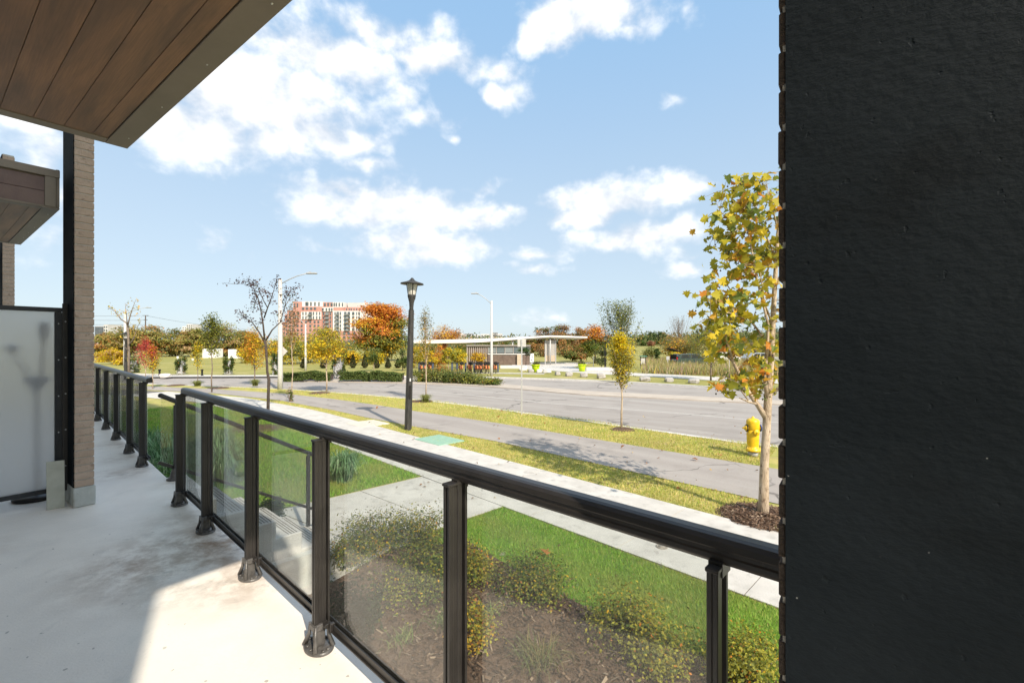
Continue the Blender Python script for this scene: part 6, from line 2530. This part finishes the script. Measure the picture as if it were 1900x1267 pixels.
vehicle('white_van', 'white van seen between the park maple trunks, right of the red sapling', 'van', vb, R(4), VAN, 1.95, 'car_white', [[(.45, 1.25), (.45, 1.85), (1.15, 1.85), (1.65, 1.28)]], (-1.7, 1.8), 'white vans across the park')
vb = on_ground(257, 112)
vehicle('white_van', 'white van parked left of the red sapling behind the second lamp', 'van', vb, R(184), VAN, 1.95, 'car_white', [[(.45, 1.25), (.45, 1.85), (1.15, 1.85), (1.65, 1.28)], [(-2.2, 1.25), (-2.2, 1.8), (-1.2, 1.8), (-1.2, 1.25)]], (-1.7, 1.8), 'white vans across the park')
for i, (px, d, lab) in enumerate(((1345, 66, 'white car glimpsed behind the plane tree branches'), (1410, 62, 'pale car beside the black column edge, behind the plane tree'), (1330, 88, 'farthest white car behind the pale green tree'))):
    vb = on_ground(px, d)
    vehicle('parked_car', lab, 'car', vb, R(3 * i), [(-2.2, .35), (-2.25, .75), (-2.0, .95), (-1.5, 1.4), (.3, 1.43), (1.0, .98), (2.1, .85), (2.25, .6), (2.2, .35)], 1.8, 'car_white' if i != 1 else 'car_silver',
            [[(-1.5, .98), (-1.2, 1.32), (-.5, 1.36), (-.5, .98)], [(-.4, .98), (-.4, 1.36), (.25, 1.36), (.75, 1.0)]], (-1.4, 1.4), 'cars parked beyond the meadow')
# white blocks in the park
for i, (px, d, w_, y0, y1, lab) in enumerate(((440, 90, 20, 648, 671, 'tall white storage container left of the golden tree'), (395, 92, 24, 647, 672, 'white storage container behind the green spired tree'))):
    b = on_ground(px, d)
    H = at(px, y0, d).z - b.z
    W_ = w_ / F * d
    root = thing('storage_container', lab, 'container', b, R(4), 'white containers in the park')
    mb = MB()
    mb.box((0, 0, H / 2), (W_, 2.4, H))
    mb.build('shell', 'white_paint', root)
    nrib = 9
    for k in range(nrib):
        mb = MB()
        mb.box((-W_ / 2 + W_ * (k + .5) / nrib, -1.215, H / 2), (.09, .03, H - .2))
        mb.build('rib', 'white_paint', root)

# notice board, stop flag, small posts
p = on_ground(1193, 50)
nb_ = thing('notice_board', 'dark framed notice board with teal roof right of the bright yellow tree', 'notice board', p)
Hn = at(1193, 661, 50).z - p.z
for s in (-1, 1):
    mb = MB()
    mb.box((s * .27, 0, Hn / 2 - .05), (.07, .07, Hn))
    mb.build('post', 'bark_dark', nb_)
mb = MB()
mb.box((0, 0, Hn * .62), (.44, .05, Hn * .55))
mb.build('panel', 'sign_back', nb_)
mb = MB()
mb.box((0, -.06, Hn), (.75, .35, .10), bev=.02)
mb.build('roof', 'teal_paint', nb_)
p = on_ground(1353, 40)
sf_ = thing('bus_stop_sign', 'tall white bus stop flag with dark marks on a thin post behind the plane tree', 'sign', p)
Hs = at(1353, 636, 40).z - p.z
mb = MB()
mb.box((0, 0, Hs / 2 - .05), (.05, .04, Hs))
mb.build('post', 'galv', sf_)
mb = MB()
mb.box((0, -.03, Hs - .46), (.26, .02, .92), bev=.006)
pn = mb.build('panel', 'white_paint', sf_)
mb = MB()
for (dx, dz, w_, h) in ((.03, -.2, .10, .05), (-.02, -.5, .06, .09), (.03, -.68, .10, .05)):
    mb.box((dx, -.042, Hs + dz), (w_, .004, h))
mb.build('marks', 'rubber', sf_)
for i, (px, py0, d, lab, mt) in enumerate(((1101, 660, 50, 'pale green marker post beside the second lime planter', 'lime_plastic'), (1239, 661, 52, 'small grey sign on a post left of the open car', 'galv'), (330, 661, 80, 'small white sign on the left park lawn', 'white_paint'), (358, 664, 75, 'second small white sign on the left park lawn', 'white_paint'))):
    p = on_ground(px, d)
    H = at(px, py0, d).z - p.z
    root = thing('marker_post', lab, 'post', p)
    mb = MB()
    mb.box((0, 0, H / 2), (.08, .08, H))
    mb.build('post', 'galv' if i else 'pale_lid', root)
    if i:
        mb = MB()
        mb.box((0, -.05, H - .2), (.38, .03, .42), bev=.01)
        mb.build('sign_panel', mt, root)
p = on_ground(1123, 46)
lamp_post('slim far lamp post before the tall loose green tree', p, at(1123, 624, 46).z - p.z, .9, False)
for i, (px, py, lab) in enumerate(((296, 691, 'short black bollard on the left lawn, nearer the railing'), (375, 690, 'short black bollard on the left lawn by the yellow sapling'))):
    x, y = gp(px, 697)
    mb = MB()
    mb.lathe([(.1, 0), (.1, .06), (.07, .1), (.07, .42), (.1, .44), (.1, .52), (.04, .55)], (x, y, G0), n=10)
    tag(mb.build('bollard', 'rubber'), lab, 'bollard', 'black bollards')

# ------------------------------------------------------------------ far buildings
BD = 340.0
bb = thing('apartment_building', 'large red and white apartment block rising behind the yellow park trees', 'building', (at(605, 0, BD).x, BD, -6))


def fac(x0, x1, y0, y1, off=0):
    """rectangle in the facade: left, right, top, bottom as seen, and how far it stands back"""
    d = BD
    a, b = at(x0, y1, d), at(x1, y0, d)
    return a.x, b.x, a.z, b.z, d + off


def mass(name, x0, x1, y0, y1, off, dep, mat):
    xa, xb, za, zb_, d = fac(x0, x1, y0, y1, off)
    mb = MB()
    mb.box(((xa + xb) / 2, d + dep / 2, (za + zb_) / 2), (xb - xa, dep, zb_ - za))
    return mb.build(name, mat, bb, True)


mass('wall', 533, 597, 576, 665, 0, 22, 'red_brick_far')
mass('wall', 526, 533, 583, 665, 2, 20, 'red_brick_far')
mass('wall', 514, 526, 597, 665, 4, 18, 'red_brick_far')
mass('wall', 597, 618, 578, 665, 1.2, 22, 'red_brick_far')
mass('wall', 618, 674, 577, 614, -.6, 24, 'white_panel_far')
mass('wall', 618, 674, 614.2, 665, -.9, 24, 'red_brick_far')
mass('wall', 559, 596.5, 578.5, 592.5, -.5, 6, 'white_panel_far')
mass('wall', 558, 597, 558.8, 568.6, 2, 18, 'white_panel_far')
mass('wall', 543, 558, 559.5, 575.8, 1, 20, 'red_brick_far')
mass('wall', 558, 597, 568.8, 575.8, .6, 18, 'red_brick_far')
mass('wall', 597.2, 618, 570, 577.8, .4, 18, 'white_panel_far')
mass('wall', 597.2, 616, 560.5, 569.8, 2, 16, 'red_brick_far')
mass('wall', 616.2, 637, 560.5, 570, 1.4, 16, 'white_panel_far')
mass('wall', 618.2, 637, 570.2, 576.8, .3, 16, 'red_brick_far')
mass('wall', 637.2, 682, 569.5, 576.8, 2.5, 20, 'red_brick_far')
mass('penthouse', 640, 680, 560.5, 569.3, 6, 14, 'grey_panel_far')
mass('wall', 674.2, 690, 577, 665, 3, 20, 'white_panel_far')
winmesh = {}


def windows(xs, ys, wpx, hpx, off, mat='far_glass'):
    key = (wpx, hpx, mat)
    for x in xs:
        for y in ys:
            p = at(x, y, BD)
            if key not in winmesh:
                mb = MB()
                mb.box((0, 0, 0), (wpx / F * BD, .5, hpx / F * BD))
                o = mb.build('window', mat, bb)
                winmesh[key] = o.data
            else:
                o = bpy.data.objects.new('window', winmesh[key])
                col.objects.link(o)
                o.parent = bb
            o.location = Vector((p.x, BD + off - .15, p.z)) - bb.location


rows = [581.5, 589, 596.5, 604, 611]
windows((622.5, 632.5, 657), rows, 2.2, 5.2, -.6)
windows((627.5, 641.5, 648), rows, 4.2, 5.6, -.6)
windows((655, 662.5), rows, 1.6, 5, -.6)
windows((667,), rows, 3, 5, -.6)
windows((599.5, 612), rows, 2.2, 5, 1.2)
windows((606,), rows, 6, 5, 1.2, 'balcony_grey')
windows((563, 568.5, 582.5, 588.5, 594), (581.5, 589), 2.0, 5.2, -.5)
windows((576.5,), (581.5, 589), 5.5, 5.2, -.5)
windows((566, 569, 575, 582.5, 590), (563.5,), 2.4, 7, 2)
windows((601, 607, 613.5), (564.8,), 2.8, 6, 2)
windows((619, 623, 628.5, 634.5), (564.8,), 2.2, 6.5, 1.4)
windows((562, 569, 577, 584), (572.3,), 4, 3.6, .6)
windows((599, 605.5, 611, 615.5), (574,), 2.6, 5, .4)
windows((641, 646, 650, 655, 660, 666, 671, 677), (573.5,), 1.8, 3.4, 2.5)
windows((621, 630, 640, 648, 658), (618.5, 626, 633), 4, 4.6, -.9)
windows((538, 545, 552.5, 560, 568, 576, 584, 591), (597, 604.5, 612, 619.5, 627), 3, 4, 0)
windows((538, 546, 554), (581.5, 589), 3, 4.4, 0)
windows((529.5,), (589, 596.5, 604, 611.5, 619), 3, 3.6, 2)
windows((518, 522.5), (602, 609.5, 617, 624), 2.6, 3.6, 4)
windows((546, 551), (566,), 2, 7, 1)
# balcony fronts and slabs
bal = None
for x, w_, off in ((627.5, 5, -.6), (644.5, 9, -.6), (606, 7, 1.2), (576.5, 7, -.5)):
    for y in (rows if w_ != 7 or x == 606 else (581.5, 589)):
        p = at(x, y + 2.2, BD)
        mb = MB()
        mb.box((p.x, BD + off - .9, p.z), (w_ / F * BD, 1.4, .8))
        mb.build('balcony', 'balcony_grey', bb, True)


def far_block(name, label, x0, x1, y0, d, dep, mat, rows_, cols, wmat, zb_=-5, cat='building', group=None):
    a, b = at(x0, y0, d), at(x1, y0, d)
    root = thing(name, label, cat, ((a.x + b.x) / 2, d, zb_), 0, group)
    H = a.z - zb_
    W_ = b.x - a.x
    mb = MB()
    mb.box((0, dep / 2, H / 2), (W_, dep, H))
    mb.build('wall', mat, root)
    mb = MB()
    mb.box((0, dep / 2, H + .25), (W_ * .96, dep * .9, .5))
    mb.build('roof', 'grey_panel_far', root)
    me = None
    for i in range(cols):
        for j in range(rows_):
            mb = MB()
            if me is None:
                mb.box((0, 0, 0), (W_ / cols * .55, .3, 1.5))
                o = mb.build('window', wmat, root)
                me = o.data
            else:
                o = bpy.data.objects.new('window', me)
                col.objects.link(o)
                o.parent = root
            o.location = (-W_ / 2 + W_ * (i + .5) / cols, -.1, H - 1.8 - j * 3.0)
    return root


far_block('office_building', 'grey glass building far behind the first park maple', 176, 191, 606, 420, 15, 'dark_far', 4, 4, 'far_glass', -8)
far_block('office_building', 'narrow grey block beside the distant glass building', 192, 200, 603, 420, 15, 'pale_far', 4, 2, 'far_glass', -8)
far_block('brick_building', 'low red brick building behind the yellow shrubs at the column', 172, 199, 625, 190, 15, 'red_brick_far', 3, 4, 'white_panel_far', -6)
far_block('tower_block', 'distant pale tower block above the fourth maple', 346, 357, 602, 700, 20, 'pale_far', 5, 3, 'far_glass', -8)
far_block('tower_block', 'lower pale block left of the distant tower', 338, 346, 606, 700, 20, 'white_panel_far', 4, 2, 'far_glass', -8)
far_block('office_building', 'faint grey far building behind the crab apple', 453, 466, 622, 600, 20, 'pale_far', 3, 3, 'far_glass', -8)
for i, (x0, x1, y0, mt, wm, lab) in enumerate(((829, 837, 618, 'dark_far', 'pale_far', 'dark end block of the distant housing row, beside the orange tree'), (837, 845, 620, 'pale_far', 'dark_far', 'pale block, second of the distant housing row'), (845, 853, 616, 'dark_far', 'pale_far', 'tallest dark block of the distant housing row'), (853, 862, 620, 'pale_far', 'dark_far', 'pale block right of the tallest distant block'), (862, 877, 619.5, 'dark_far', 'pale_far', 'long dark block in the middle of the distant housing row'),
                                               (879, 890, 622, 'pale_far', 'dark_far', 'low pale block left of the grey street light'), (892, 908, 620.5, 'pale_far', 'dark_far', 'wide pale block just left of the grey street light'), (914, 923, 617.5, 'dark_far', 'pale_far', 'dark tall block right of the grey street light'), (923, 932, 620, 'pale_far', 'dark_far', 'last pale block of the distant housing row'))):
    far_block('housing_block', lab, x0, x1, y0, 520, 14, mt, 3, 3, wm, -4, group='distant housing row')

# pylon pole and wires far left
up0 = on_ground(270, 130)
pole = thing('utility_pole', 'thin utility pole with cross arms above the park maples', 'utility pole', up0)
Hu = at(270, 585, 130).z - up0.z
mb = MB()
mb.lathe([(.2, -.1), (.13, Hu)], n=8)
mb.build('pole', 'bark_dark', pole)
for py_, w_ in ((585.5, 1.6), (593.5, 1.1)):
    mb = MB()
    mb.box((0, 0, at(270, py_, 130).z - up0.z), (w_, .12, .14))
    mb.build('cross_arm', 'bark_dark', pole)
for i, (y0, y1, y2, lab) in enumerate(((586, 585.5, 602, 'top overhead cable running from the utility pole to the right'), (594, 593.5, 0, 'middle overhead cable left of the utility pole'), (602, 602.5, 0, 'lowest overhead cable left of the utility pole'))):
    pts = [at(100 + 17 * k, y0 + .35 * math.sin(math.pi * k / 10), 130) for k in range(11)]
    pts[-1] = at(270, y1, 130)
    if y2:
        for k in range(1, 13):
            f_ = k / 12
            pts.append(at(270 + 190 * f_, y1 + (y2 + 9 - y1) * f_ + 3.2 * math.sin(math.pi * f_), 130 + 80 * f_))
    mb = MB()
    mb.tube(pts, .035, 4, False)
    tag(mb.build('cable', 'cable'), lab, 'cable', 'overhead cables')
